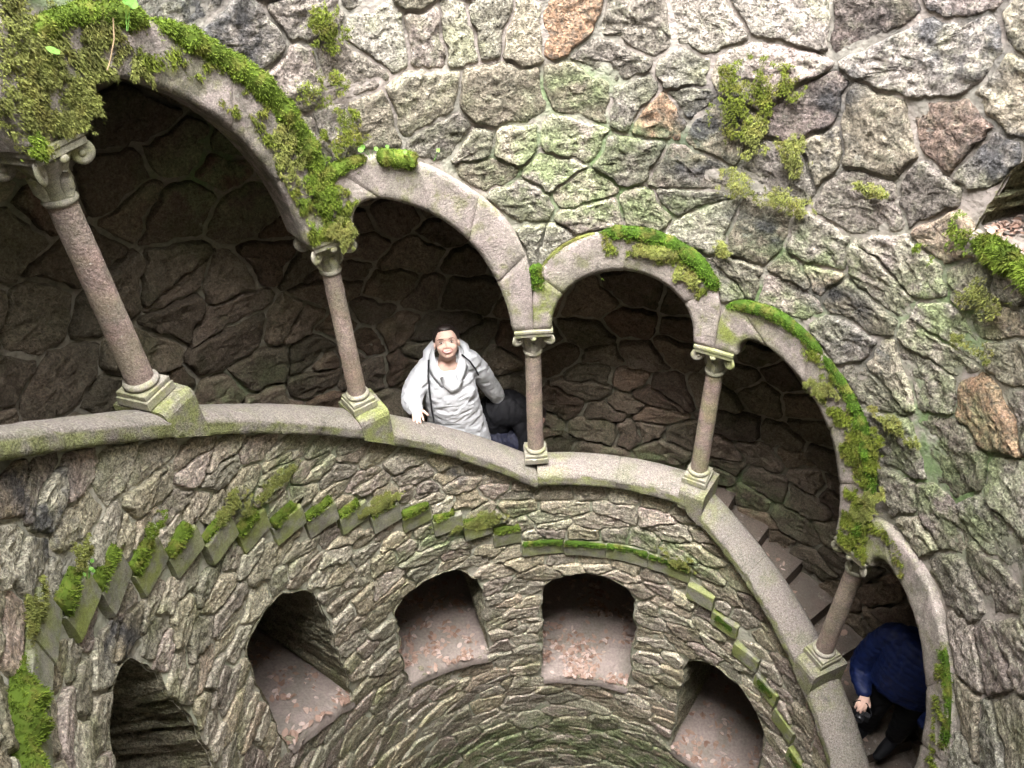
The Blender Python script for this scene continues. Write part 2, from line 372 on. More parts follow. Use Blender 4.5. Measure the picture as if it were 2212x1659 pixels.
# ------------------------------------------------------------------ regions on the unrolled wall
def xz(pts): return np.array([(float(X(u)), z) for u, z in pts])
RIM = 3.3
us = np.linspace(ULO, UHI, 200)
lowline = []
for i in range(-4, 4):
    a, b = arch_curves(i, 40); lowline += [tuple(p) for p in b]
lowline = [p for p in lowline if ULO <= p[0] <= UHI]
UP_POLY = xz([(ULO, lowline[0][1])] + lowline + [(UHI, lowline[-1][1]), (UHI, 2.1), (ULO, 2.1)])
midline = []
for i in range(-4, 4):
    a, b = arch_curves(i, 40); m = a*.35+b*.65
    m[:, 1] += 0; midline += [tuple(p) for p in m]
midline = [p for p in midline if ULO <= p[0] <= UHI]
UP_BED = xz([(ULO, midline[0][1])] + midline + [(UHI, midline[-1][1]), (UHI, RIM), (ULO, RIM)])
def lvl_s(u): return helix(u) - .45    # smooth floor line
dens = np.sort(np.r_[np.linspace(ULO, UHI, 260), [-0.124-.2*k+e for k in range(15) for e in (-.002, .002)], [1.075+.2*k+e for k in range(12) for e in (-.002, .002)]])
dens = dens[(dens >= ULO) & (dens <= UHI)]
PAR_POLY = xz([(u, float(level(u))-.014) for u in dens] + [(u, float(helix(u))-.138) for u in us[::-1]])
PAR_BED = xz([(u, float(level(u))-.05) for u in dens] + [(u, float(helix(u))-.10) for u in us[::-1]])
ZB = -3.3
LOW_POLY = xz([(ULO, -2.75)] + [(UHI, -2.75)] + [(u, float(level(u))-.100) for u in dens[::-1]])
LOW_BED = xz([(ULO, ZB)] + [(UHI, ZB)] + [(u, float(level(u))-.06) for u in dens[::-1]])

def sdf_region(P, outer, holes=()):
    d = sd_poly(P, outer)
    for h in holes: d = np.minimum(d, -sd_poly(P, h))
    return d
def grad_push(P, fn, gap, it=3):
    P = P.copy()
    for _ in range(it):
        d = fn(P); m = d < gap
        if not m.any(): break
        q = P[m]; e = 1e-3
        gx = (fn(q+[e, 0])-fn(q-[e, 0]))/(2*e); gz = (fn(q+[0, e])-fn(q-[0, e]))/(2*e)
        g = np.stack([gx, gz], 1); g /= np.maximum(np.linalg.norm(g, axis=1)[:, None], .3)
        P[m] = q + g*np.clip(gap-d[m], 0, .08)[:, None]
    return P

def bed(name, r, outer, holes, step, mat, parent, label=None, relief=.004):
    """mortar bed: a fine sheet cut to the region, its edge drawn onto the region's outline"""
    lo = outer.min(0); hi = outer.max(0)
    nx = int((hi[0]-lo[0])/step)+2; nz = int((hi[1]-lo[1])/step)+2
    gx = np.linspace(lo[0], hi[0], nx); gz = np.linspace(lo[1], hi[1], nz)
    P = np.stack(np.meshgrid(gx, gz, indexing='ij'), -1).reshape(-1, 2)
    fn = lambda p: sdf_region(p, outer, holes)
    d = fn(P); F = grid_faces(nx, nz); keep = (d[F] > -1e-4).sum(1) >= 2; F = F[keep]
    near = (d < 0) & (d > -2*step); P[near] = grad_push(P[near], fn, 0.0, 3)
    used = np.unique(F); remap = -np.ones(len(P), int); remap[used] = np.arange(len(used)); P = P[used]; F = remap[F]
    u = U(P[:, 0]); V0 = W(u, r, P[:, 1]); rr = r - relief*fbm(V0/S, .04, 3) - .5*relief*fbm(V0/S, .3, 8)
    V = W(u, rr, P[:, 1])
    at = {'rnd': .5, 'green': field(GREEN, u, P[:, 1], V0/S), 'dark': field(DARK, u, P[:, 1], V0/S)*.7}
    return obj(name, mesh(name, V, F, mat, at, True), parent, label)

# ------------------------------------------------------------------ rubble stones: jittered courses -> Voronoi cells -> rough blocks
def clip_cell(c, others, R=3.0):
    poly = [(c[0]-R, c[1]-R), (c[0]+R, c[1]-R), (c[0]+R, c[1]+R), (c[0]-R, c[1]+R)]
    for o in others:
        mx = (c[0]+o[0])*.5; my = (c[1]+o[1])*.5; nx = o[0]-c[0]; ny = o[1]-c[1]; out = []
        prev = poly[-1]; dp = (prev[0]-mx)*nx + (prev[1]-my)*ny
        for p in poly:
            d = (p[0]-mx)*nx + (p[1]-my)*ny
            if (d <= 0) != (dp <= 0):
                t = dp/(dp-d); out.append((prev[0]+(p[0]-prev[0])*t, prev[1]+(p[1]-prev[1])*t))
            if d <= 0: out.append(p)
            prev, dp = p, d
        poly = out
        if len(poly) < 3: return None
    return np.array(poly)

def seeds(outer, w, h, seed, jit=.5, size_fn=None, drop=.17):
    g = np.random.default_rng(seed); lo = outer.min(0)-[w*2, h*2]; hi = outer.max(0)+[w*2, h*2]; out = []
    z = lo[1]; row = 0
    while z < hi[1]:
        hh = h*g.uniform(.8, 1.25); x = lo[0] + g.uniform(0, w); row += 1
        while x < hi[0]:
            ww = w*g.uniform(.65, 1.4)
            if g.random() > drop:
                out.append((x+ww/2+g.uniform(-jit, jit)*w*.6, z+hh/2+g.uniform(-jit, jit)*h + .25*h*math.sin(x*5+row)))
                if g.random() < .10: out.append((x+ww*.1, z+hh*.02))
            x += ww
        z += hh
    return np.array(out)

def build_stones(parent, mat, outer, holes, w, h, r, height, seed, gap=.0065, limit=300, xscale=1.0, surround=None, name='stone', rough=1.0, fine=1.0, vis=None, res=.0125, mat_rust=True, dark=True, jit=.5):
    fn = lambda p: sdf_region(p, outer, holes)
    Sd = seeds(outer, w, h, seed, jit); ghost = np.zeros(len(Sd), bool)
    if surround:                                              # stones that frame the openings
        extra = []; gh = []
        for hh, sg, ofs, spc in surround:
            dm = np.abs(sd_poly(Sd, hh)); Sd = Sd[dm > ofs*1.65]
        ghost = np.zeros(len(Sd), bool)
        for hh, sg, ofs, spc in surround:
            P = np.vstack([hh, hh[:1]]); Ls = np.linalg.norm(np.diff(P, axis=0), axis=1).sum(); n = int(Ls/spc); q = resample(P, n+1)[:-1]
            g = np.random.default_rng(seed+len(extra))
            t = np.roll(q, -1, 0)-np.roll(q, 1, 0); t /= np.linalg.norm(t, axis=1)[:, None]; nn = np.stack([t[:, 1], -t[:, 0]], 1)
            s_out = np.sign(sg*sd_poly(q+nn*.012, hh))[:, None]; nn = nn*s_out
            pos = q + nn*(ofs*g.uniform(.85, 1.4, (n, 1))) + t*spc*g.uniform(-.2, .2, (n, 1)); okk = np.ones(n, bool)
            for h2, sg2, o2, s2 in surround:
                if h2 is not hh: okk &= np.abs(sd_poly(pos, h2)) > o2*.9
            pos = pos[okk]; extra += list(pos); gh += [False]*len(pos)
            extra += list(q - nn*ofs); gh += [True]*n
        Sd = np.vstack([Sd, np.array(extra)]); ghost = np.r_[ghost, np.array(gh)]
    d0 = fn(Sd); Q = Sd/np.array([w, h])
    cells = []
    for k in np.where((d0 > -.2*h) & ~ghost)[0]:
        dd = ((Q-Q[k])**2).sum(1); nb = np.argsort(dd)[1:22]
        poly = clip_cell(Q[k], Q[nb])
        if poly is None: continue
        poly = poly*np.array([w, h]); cells.append((poly.mean(0), poly))
    cen = np.array([c for c, _ in cells]); dc = fn(cen)
    cells = [c for c, d in zip(cells, dc) if d > .02*min(w, h)]
    g = np.random.default_rng(seed+5); outl = []
    for cidx, (c, poly) in enumerate(cells):
        P = np.vstack([poly, poly[:1]])
        # cut the sharp corners a little, then sample evenly
        nxt = np.roll(poly, -1, 0); P = np.empty((2*len(poly), 2)); P[0::2] = poly*.945+nxt*.055; P[1::2] = poly*.055+nxt*.945
        P = np.vstack([P, P[:1]]); per = np.linalg.norm(np.diff(P, axis=0), axis=1).sum()
        m = int(np.clip(per/res, 14, 60)); P = resample(P, m+1)[:-1]
        outl.append(P)
    allP = np.vstack(outl); n3 = np.c_[allP, np.zeros(len(allP))]
    allP = allP + .0085*np.stack([fbm(n3, .05, seed+1, 3), fbm(n3, .045, seed+2, 3)], 1)
    allP = grad_push(allP, fn, gap*.4, 3)
    k0 = 0; blobs = []
    for (c, poly), o in zip(cells, outl):
        P = allP[k0:k0+len(o)]; k0 += len(o)
        ar = .5*abs(np.dot(P[:, 0], np.roll(P[:, 1], -1))-np.dot(P[:, 1], np.roll(P[:, 0], -1)))
        if ar < .05*w*h: continue
        c = P.mean(0); rel = P-c; dist = np.linalg.norm(rel, axis=1)[:, None]
        P = c + rel*np.maximum(1-gap/np.maximum(dist, .01), .5)
        blobs.append((ar, c, P))
    # biggest as seen first
    if vis is None: score = [b[0] for b in blobs]
    else: score = [b[0]*vis(b[1]) for b in blobs]
    order = np.argsort(score)[::-1]; blobs = [blobs[i] for i in order]
    Vs = []; Fs = []; meta = []; off = 0
    for bi, (ar, c, P) in enumerate(blobs):
        m = len(P); size = math.sqrt(ar); nr = max(2, int(size*.5/res))
        ts = [1.04, 1.0, .972, .92] + list(np.linspace(.78, 0.0, nr+1)[:-1])
        hb = height*g.uniform(.65, 1.3)*min(1, .55+size/.16); tilt = np.array([g.uniform(-.08, .08), g.uniform(-.06, .12)])
        rings = []
        for j, t in enumerate(ts):
            q = c+(P-c)*t; lift = [-.6, .42, .86, 1.0][j] if j < 4 else 1.0
            rings.append(np.c_[q, np.full(m, lift*hb) + ((q-c)@tilt)*(1 if j > 1 else .3)])
        V = np.vstack(rings+[np.array([[c[0], c[1], hb]])]); n = len(ts)
        a = np.arange(m); F = []
        for j in range(n-1):
            A = j*m+a; B = j*m+(a+1) % m; F.append(np.stack([A, B, B+m], 1)); F.append(np.stack([A, B+m, A+m], 1))
        A = (n-1)*m+a; F.append(np.stack([A, (n-1)*m+(a+1) % m, np.full(m, n*m)], 1))
        F = np.vstack(F); lw = np.concatenate([np.full(m, [0, .5, .9, 1][j] if j < 4 else 1.) for j in range(n)]+[np.ones(1)])
        Vs.append(V); Fs.append(F); meta.append((off, len(V), c, size, lw)); off += len(V)
    V = np.vstack(Vs); lw = np.concatenate([mm[4] for mm in meta]); idx = np.concatenate([np.full(mm[1], k) for k, mm in enumerate(meta)])
    u = U(V[:, 0]/xscale); N3 = np.c_[V[:, :2]*[1, 1.25], idx*.37]
    f1 = fbm(N3, .06, seed+3, 2); f2 = 1-np.abs(fbm(N3, .035, seed+4, 3))*1.6; f3 = vnoise(N3, .014, seed+6); f4 = vnoise(N3, .007, seed+7)
    hgt = V[:, 2] + lw*(rough*(.0052*f1 + .0060*f2 - .004) + fine*.0030*f3 + fine*.0016*f4)
    slip = .004*lw*rough
    u = u + slip*vnoise(N3, .02, seed+8)/DP
    Z = V[:, 1] + slip*vnoise(N3, .02, seed+9)
    Wp = W(u, r-hgt, Z); P3 = W(u, r, Z)/S
    gr = field(GREEN, u, Z, P3); dk = field(DARK, u, Z, P3) if dark else np.zeros(len(u))
    rust = np.zeros(len(u)); rnd = g.random(len(meta)); rv = rnd[idx]
    if mat_rust:
        for k, mm in enumerate(meta):
            if g.random() < .03: rust[mm[0]:mm[0]+mm[1]] = .35
        for ru, rz in RUST:
            dd = [math.hypot((float(U(mm[2][0]/xscale))-ru)*DP*RW, mm[2][1]-rz) for mm in meta]; k = int(np.argmin(dd))
            if dd[k] < .09: mm = meta[k]; rust[mm[0]:mm[0]+mm[1]] = .9; rv[mm[0]:mm[0]+mm[1]] = .6
    restV = []; restF = []; ro = 0; rest_i = []
    for k, mm in enumerate(meta):
        s = slice(mm[0], mm[0]+mm[1])
        if k < limit:
            me = mesh(name, Wp[s], Fs[k], mat, {'rnd': rv[s], 'green': gr[s], 'dark': dk[s], 'rust': rust[s]})
            obj(name, me, parent)
        else:
            restF.append(Fs[k]+ro); ro += mm[1]; rest_i.append(np.arange(s.start, s.stop))
    if rest_i:
        ii = np.concatenate(rest_i)
        obj('small_stones', mesh('small_stones', Wp[ii], np.vstack(restF), mat, {'rnd': rv[ii], 'green': gr[ii], 'dark': dk[ii], 'rust': rust[ii]}), parent, kind='stuff')
    print(name, parent.name, len(meta), 'verts', len(V))

CAMP = np.array([0, -1.01674, 1.946133])
def vis_at(r):
    def f(c):
        p = W(float(U(c[0])), r, c[1])/S; v = p-CAMP; d = np.linalg.norm(v); n = np.array([-p[0], -p[1], 0]); n /= np.linalg.norm(n)
        fwd = float(np.dot(v/d, np.array(_d))); xx = float(np.dot(v, np.array(_r2)))/max(fwd*d, .01); yy = float(np.dot(v, np.array(_u2)))/max(fwd*d, .01)
        inside = 1.0 if (fwd > 0 and abs(xx) < .74 and abs(yy) < .56) else .02
        return inside*abs(float(np.dot(v/d, n)))/d**2
    return f

# ------------------------------------------------------------------ ground, shaft floor and rear side of the well
me = Mix()
a = np.linspace(0, 2*math.pi, 97)[:-1]
rings = []
for rad in (.96, 1.2, 2.5, 8, 30):
    rings.append(np.c_[S*rad*np.sin(a), S*rad*np.cos(a), np.full(96, S*RIM + .25*max(0, rad-1.3)**.5)])
me.grid(np.array(rings), cv=True)
gnd = me.make('ground', M['earth'], kind='structure')
me = Mix(); G = np.array([np.c_[S*rad*np.sin(a), S*rad*np.cos(a), np.full(96, S*ZB+.02*k)] for k, rad in enumerate((.0, .3, .7, 1.0))][::-1]); me.grid(G, cv=True)
me.make('shaft_floor', M['dirt'], kind='structure')
rear = empty('rear_wall', (0, 0, 0), 'curved rubble wall closing the side of the shaft opposite the arcade', 'wall', kind='thing')
p0, p1 = float(phi(UHI)), 2*math.pi+float(phi(ULO))
pa = np.linspace(p0, p1, 90); zz = np.linspace(ZB, RIM, 90); A_, Z_ = np.meshgrid(pa, zz, indexing='ij')
P3 = np.stack([np.sin(A_), np.cos(A_), Z_], -1).reshape(-1, 3); rr = .962-.02*fbm(P3, .12, 3, 4)
Fq = grid_faces(90, 90); cA = A_.ravel()[Fq].mean(1); cZ = Z_.ravel()[Fq].mean(1)
Fq = Fq[~((np.abs(cA-math.pi) < .26) & (cZ > 1.32) & (cZ < 2.12))]
V = np.stack([S*rr*np.sin(A_.ravel()), S*rr*np.cos(A_.ravel()), S*Z_.ravel()], 1)
obj('wall_face', mesh('wall_face', V, Fq, M['rock'], {'rnd': .5, 'green': 0, 'dark': 0, 'rust': 0}), rear)
# the bay the photographer leans out of: floor, vault and back
m_ = Mix(); pb = np.linspace(math.pi-.6, math.pi+.6, 24)
def arcpt(p, r, z): return (S*r*math.sin(p), S*r*math.cos(p), S*z)
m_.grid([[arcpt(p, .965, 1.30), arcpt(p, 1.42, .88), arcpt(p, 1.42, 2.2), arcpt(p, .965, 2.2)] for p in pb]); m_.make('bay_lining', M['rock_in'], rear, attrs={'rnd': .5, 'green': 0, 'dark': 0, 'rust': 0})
for s_ in (0, -1):
    p = pb[s_]; m2 = Mix(); m2.add([arcpt(p, .965, .9), arcpt(p, 1.42, .88), arcpt(p, 1.42, 2.2), arcpt(p, .965, 2.2)], [(0, 1, 2, 3)]); m2.make('bay_end', M['rock_in'], rear, attrs={'rnd': .5, 'green': 0, 'dark': 0, 'rust': 0})

# ------------------------------------------------------------------ upper wall over the arches
upper = empty('upper_wall', (0, 0, 0), 'tall curved wall of large pinkish granite rubble above the arches', 'wall')
bed('mortar_bed', .966, UP_BED, [UPWIN], .022, M['mortar'], upper)
build_stones(upper, M['rock'], UP_POLY, [UPWIN], .155, .118, .972, .017, 11, fine=1.25, rough=.52, surround=[(UPWIN, -1, .06, .11), (UP_POLY, 1, .062, .135)], vis=vis_at(.96), res=.0095, gap=.0050)
# outer face of the arcade wall and gallery vault
gal = empty('gallery_vault', (0, 0, 0), 'rough stone vault and side faces inside the dark spiral gallery', 'vault')
uu = np.linspace(ULO, UHI, 120)
G = []
for u in uu:
    z = float(helix(u)); row = []
    for t, (r_, dz) in enumerate([(.985, .86), (1.06, .92), (1.15, .99), (1.25, 1.0), (1.35, .97), (1.43, .90)]): row.append(W(u, r_, z+dz))
    G.append(row)
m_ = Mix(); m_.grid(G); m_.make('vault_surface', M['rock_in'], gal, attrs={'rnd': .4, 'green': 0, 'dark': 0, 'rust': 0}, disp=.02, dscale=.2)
for ue in (ULO, UHI):  # caps added where the gallery is cut off, to stop outside light leaking in
    z = float(helix(ue)); m_ = Mix(); m_.add([W(ue, .97, z-.9), W(ue, 1.45, z-.9), W(ue, 1.45, z+1.05), W(ue, .97, z+1.05)], [(0, 1, 2, 3)])
    m_.make('light_block_cap', M['rock_in'], gal, attrs={'rnd': .4, 'green': 0, 'dark': 0, 'rust': 0})

# ------------------------------------------------------------------ back wall of the gallery
RB = 1.42
def XB(u): return float(phi(u))*RB
back = empty('gallery_back_wall', (0, 0, 0), 'shadowed rubble wall with pale mortar behind the columns', 'wall')
BK = np.array([(XB(u), float(level(u))-.03) for u in us] + [(XB(u), float(helix(u))+.93) for u in us[::-1]])
_U = U
def U(x): return (np.asarray(x)/RB - PH0)/DP
bed('mortar_bed', RB, BK, [], .05, M['mortar_in'], back)
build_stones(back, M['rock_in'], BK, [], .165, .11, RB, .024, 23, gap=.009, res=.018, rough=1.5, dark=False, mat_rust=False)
U = _U

# ------------------------------------------------------------------ parapet wall and the shaft wall below the string course
par = empty('parapet_wall', (0, 0, 0), 'low curved rubble wall between the smooth coping and the stepped ledge', 'wall')
bed('mortar_bed', .967, PAR_BED, [], .022, M['mortar_low'], par)
build_stones(par, M['rock_low'], PAR_POLY, [], .145, .085, .972, .0165, 31, rough=.42, fine=1.25, res=.0115, surround=[(PAR_POLY, 1, .038, .12)], vis=vis_at(.96), gap=.0052)
m_ = Mix(); m_.grid([[W(u, 1.056, float(helix(u))-.13), W(u, 1.058, float(level(u))-.12)] for u in dens]); m_.make('inner_face', M['rock_in'], par, attrs={'rnd': .5, 'green': 0, 'dark': 0, 'rust': 0})
low = empty('shaft_wall', (0, 0, 0), 'deep curved wall of flat stones pierced by arched niches', 'wall')
bed('mortar_bed', .967, LOW_BED, WIN_XZ, .022, M['mortar_low'], low)
build_stones(low, M['rock_low'], LOW_POLY, WIN_XZ, .150, .082, .972, .0165, 41, rough=.34, fine=1.3, res=.0115, surround=[(w_, -1, .045, .088) for w_ in WIN_XZ]+[(LOW_POLY, 1, .038, .12)], vis=vis_at(.96), gap=.0052)

# ------------------------------------------------------------------ arches: a ring of dressed blocks per bay
RF = .943
BAY_WORDS = {-4: 'the top arch beyond the frame', -3: 'topmost arch of the arcade', -2: 'largest mossy arch, over the empty bay with the thick nearer column', -1: 'pale pink arch over the woman in white',
             0: 'level round arch with moss on its crown', 1: 'tall sloping arch over the visible steps', 2: 'lowest arch, over the person in blue', 3: 'arch below the person in blue'}
RINGS = {}
for i in range(-3, 4):
    ci, co = arch_curves(i, 90)
    if i == 3: 
        k = ci[:, 0] <= UHI; ci, co = ci[k], co[k]
    if i == -4:
        k = ci[:, 0] >= ULO; ci, co = ci[k], co[k]
    RINGS[i] = (ci, co)
    root = empty('stone_arch', tuple(W(i+.5, .95, float(np.mean(ci[:, 1])))), BAY_WORDS[i], 'arch', 'arches of the spiral arcade')
    ro = np.array(root.location); n = len(ci)
    cuts = [0, .17, .36, .56, .77, 1.0] if i != 0 else [0, .2, .5, .8, 1.0]
    for a0, a1 in zip(cuts[:-1], cuts[1:]):
        j0, j1 = int(a0*(n-1)), int(a1*(n-1)); js = list(range(j0, j1+1)); G = []
        ss = np.linspace(0, 1, 9)
        for jj, j in enumerate(js):
            e = .0045 if jj in (0, len(js)-1) else 0
            ring = [(ci[j], 1.06), (ci[j], .985), (ci[j], RF+.006)]
            for s in ss[1:-1]: ring.append((ci[j]*(1-s)+co[j]*s, RF))
            ring += [(ci[j]*.03+co[j]*.97, RF+.001), (co[j], RF+.006), (co[j], .985)]
            row = []
            for k, (p, rr_) in enumerate(ring):
                p3 = W(p[0], 1, p[1])/S
                rr2 = rr_ + (e if k >= 2 and k < len(ring)-1 else 0)
                if 2 <= k < len(ring)-1: rr2 += -.0022*float(fbm(np.array([p3]), .05, 4, 3)[0])
                row.append(W(p[0], rr2, p[1]))
            G.append(row)
        m_ = Mix(); m_.grid(G)
        V = m_.verts(); r_ = np.linalg.norm(V[:, :2], axis=1)/S
        ph = np.arctan2(V[:, 0], V[:, 1]); ph = np.where(ph < -2.9, ph, ph); uu_ = (ph-PH0)/DP
        m_.make('arch_block', M['arch'], root, smooth=True, offset=ro, attrs={'green': field([(i+1, float(helix(i+1))+.30, .12, .10), (i, float(helix(i))+.66, .1, .07)], uu_, V[:, 2]/S, V/S) if i not in (-1,) else 0, 'dark': {-2: .8, 1: .5, 2: .6, -3: .6}.get(i, .38)})

# ------------------------------------------------------------------ columns
def spiral(sgn, c, r0, turns=1.6, n=34, dirv=(1, 0)):
    t = np.linspace(0, 1, n); a = math.pi/2 + 0 + t*turns*2*math.pi; rr = r0*(1-t*.80)
    return np.stack([c[0]+sgn*(-rr*np.cos(a+math.pi))*dirv[0]*1.0, c[1]+sgn*(-rr*np.cos(a+math.pi))*dirv[1], c[2]+rr*np.sin(a)], 1)
COLW = {-3: ('slender column beyond the upper bay, next up the spiral', 0), -2: ('thick near column with a moss covered scroll capital, furthest up the spiral in view', 1), -1: ('granite column between the largest arch and the woman in white', .6),
        0: ('upright slender column just beside the woman in white', .2), 1: ('slender column with algae streaks where the visible steps begin', .2),
        2: ('leaning looking stubby column beside the person in blue', .5), 3: ('column below the person in blue', .2)}
for i, (lab, gg) in COLW.items():
    z0 = float(helix(i)); p = float(phi(i))
    k = 1.04 if i == -2 else (.95 if i == -1 else 1.0)
    root = empty('stone_column', tuple(W(i, 1.0, z0-.030)), lab, 'column', 'columns of the spiral arcade', rz=-p)
    s = S
    m_ = Mix(); m_.box((-.043*k, -.043, 0), (.043*k, .043, .024), .0018); m_.box((-.0395*k, -.0395, .0245), (.0395*k, .0395, .038), .0018); m_.make('plinth', M['capital'], root, scale=s, smooth=False, disp=.0012, dscale=.03, attrs={'green': .35*gg})
    m_ = Mix(); b = .0285*k
    m_.lathe([(b*.8, .038), (b*1.12, .038), (b*1.28, .0415), (b*1.35, .047), (b*1.28, .0525), (b*1.1, .056), (b*.9, .057)], 32); m_.make('base_ring', M['capital'], root, scale=s, attrs={'green': .05})
    m_ = Mix(); pr = [(b*(1.03-.10*t), .055+(.482-.055)*t) for t in np.linspace(0, 1, 26)]; m_.lathe(pr, 36); sh = m_.make('shaft', M['shaft'], root, scale=s, disp=.0014, dscale=.025, attrs={'green': .15 if i != 1 else .35, 'dark': .42})
    m_ = Mix(); t = b*.93
    m_.lathe([(t*.9, .478), (t*1.12, .480), (t*1.22, .486), (t*1.12, .492), (t*.95, .493)], 32); m_.make('neck_ring', M['capital'], root, scale=s, attrs={'green': .1})
    m_ = Mix(); m_.lathe([(t*.95, .490), (t*1.02, .500), (t*1.12, .520), (t*1.35, .545), (t*1.75, .563), (t*1.9, .572), (t*1.2, .575)], 32)
    for q in range(4):            # leaves folded against the bell
        a = q*math.pi/2; ca, sa = math.cos(a), math.sin(a)
        m_.tube([(ca*t*1.02, sa*t*1.02, .495), (ca*t*1.22, sa*t*1.22, .512), (ca*t*1.3, sa*t*1.3, .530), (ca*t*1.62, sa*t*1.62, .546)], [.006, .010, .009, .004], 8, (1.3, .55), (0.3, .2, 1))
    m_.make('bell', M['capital'], root, scale=s, disp=.001, dscale=.02, attrs={'green': .25*gg})
    for sx in (-1, 1):
        for sy in (-1, 1):
            c = (sx*.0465*k, sy*.044, .561); m_ = Mix(); dv = (sx*.86, sy*.5)
            t_ = np.linspace(0, 1, 40); a = math.pi*.5 - t_*1.65*2*math.pi; rr_ = .0185*(1-.78*t_)
            pts = np.stack([c[0]+rr_*np.cos(a)*dv[0], c[1]+rr_*np.cos(a)*dv[1], c[2]+rr_*np.sin(a)], 1)
            stem = np.array([(c[0]*.45, c[1]*.45, c[2]+.013), (c[0]*.75, c[1]*.75, c[2]+.018)])
            m_.tube(np.vstack([stem, pts]), np.r_[.005, .0055, np.linspace(.006, .0035, 40)], 8, (1.6, .85), (-dv[1], dv[0], .01)); m_.ball(c, .0075, 10, 7)
            m_.make('volute', M['capital'], root, scale=s, disp=.0008, dscale=.02, attrs={'green': .6 if (sx > 0 and i in (0, 1)) else .2*gg})
    for sy in (-1, 1):
        m_ = Mix(); m_.ball((0, sy*.054, .570), .0088, 12, 8, (1.15, .8, 1)); m_.make('boss', M['capital'], root, scale=s, attrs={'green': .5 if i in (0, 1) else .1})
    m_ = Mix(); m_.box((-.0575*k, -.0575, .5775), (.0575*k, .0575, .5915), .0016); m_.box((-.061*k, -.0605, .592), (.061*k, .0605, .6045), .0022); m_.make('abacus', M['capital'], root, scale=s, smooth=False, disp=.001, dscale=.03, attrs={'green': .55 if i in (0, 1) else .1})

# ------------------------------------------------------------------ coping with level pedestal blocks
cop = empty('parapet_coping', tuple(W(.5, .95, -.1)), 'smooth rounded granite coping that spirals down under the columns', 'coping')
prof = [(1.062, -.135), (1.066, -.098), (1.060, -.072), (1.040, -.055), (1.0, -.046), (.968, -.047), (.947, -.053), (.936, -.060), (.930, -.0645), (.9265, -.071), (.9255, -.080), (.926, -.100), (.9255, -.112), (.933, -.117), (.975, -.119)]
def cshift(u): return 0.0 if 0 < u < 1 else -.022
co_o = np.array(cop.location)
cut_u = [-3.8, -3.45, -3.0, -2.55, -2.0, -1.52, -1.0, -.5, 0.0, .52, 1.0, 1.47, 2.0, 2.5, 3.0, 3.6]
for a0, a1 in zip(cut_u[:-1], cut_u[1:]):
    us_ = np.linspace(a0+.0008, a1-.0008, max(6, int((a1-a0)*44))); G = []; csh = cshift((a0+a1)/2)
    for j, u in enumerate(us_):
        e = .0035 if j in (0, len(us_)-1) else 0
        z = float(helix(u))+csh; row = []
        for (r_, dz) in prof:
            q = np.array([[math.sin(float(phi(u))), math.cos(float(phi(u))), z+dz]])
            nz = float(fbm(q, .035, 3, 3)[0]); lowf = 1.7 if dz < -.066 and r_ < 1 else .35; nz += (.6*float(vnoise(q, .014, 5)[0]) if lowf > 1 else 0)
            row.append(W(u, r_ + (e if r_ < 1 else 0) - .0028*lowf*nz, z+dz - e*.5 + .0012*nz))
        G.append(row)
    m_ = Mix(); m_.grid(G); V = m_.verts(); ph = np.arctan2(V[:, 0], V[:, 1]); uq = (ph-PH0)/DP
    gr = np.zeros(len(V))
    for c in range(-3, 4): gr = np.maximum(gr, np.exp(-((uq-c-.1)/.10)**2)*.45)
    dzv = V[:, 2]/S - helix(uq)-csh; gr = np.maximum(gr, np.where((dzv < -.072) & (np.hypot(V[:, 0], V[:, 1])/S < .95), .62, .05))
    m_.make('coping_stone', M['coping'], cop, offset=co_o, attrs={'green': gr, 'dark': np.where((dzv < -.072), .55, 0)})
for i in range(-3, 4):
    if i == 0: continue
    z0 = float(helix(i)); hi_ = .108 if i < 0 else .095; G = []
    for u in np.linspace(i-.070, i+hi_, 12):
        zl = float(helix(u))-.137+(.018 if i == 1 and u < 1 else 0); edge = (u < i-.069) or (u > i+hi_-.001); e = .002 if edge else 0
        row = [W(u, r_+(e if r_ < 1 else -e), z) for r_, z in [(1.066, zl), (1.0665, z0-.036), (1.06, z0-.0315-e), (.94, z0-.0315-e), (.929, z0-.038), (.9235, z0-.050), (.9235, zl), (.95, zl-.004)]]
        G.append(row)
    m_ = Mix(); m_.grid(G); m_.F.append(tuple(range(8))); m_.F.append(tuple(88+k for k in reversed(range(8))))
    m_.make('pedestal_block', M['coping'], cop, offset=co_o, smooth=False, disp=.0012, dscale=.05, attrs={'green': .75 if i < 0 else .45, 'dark': .45})

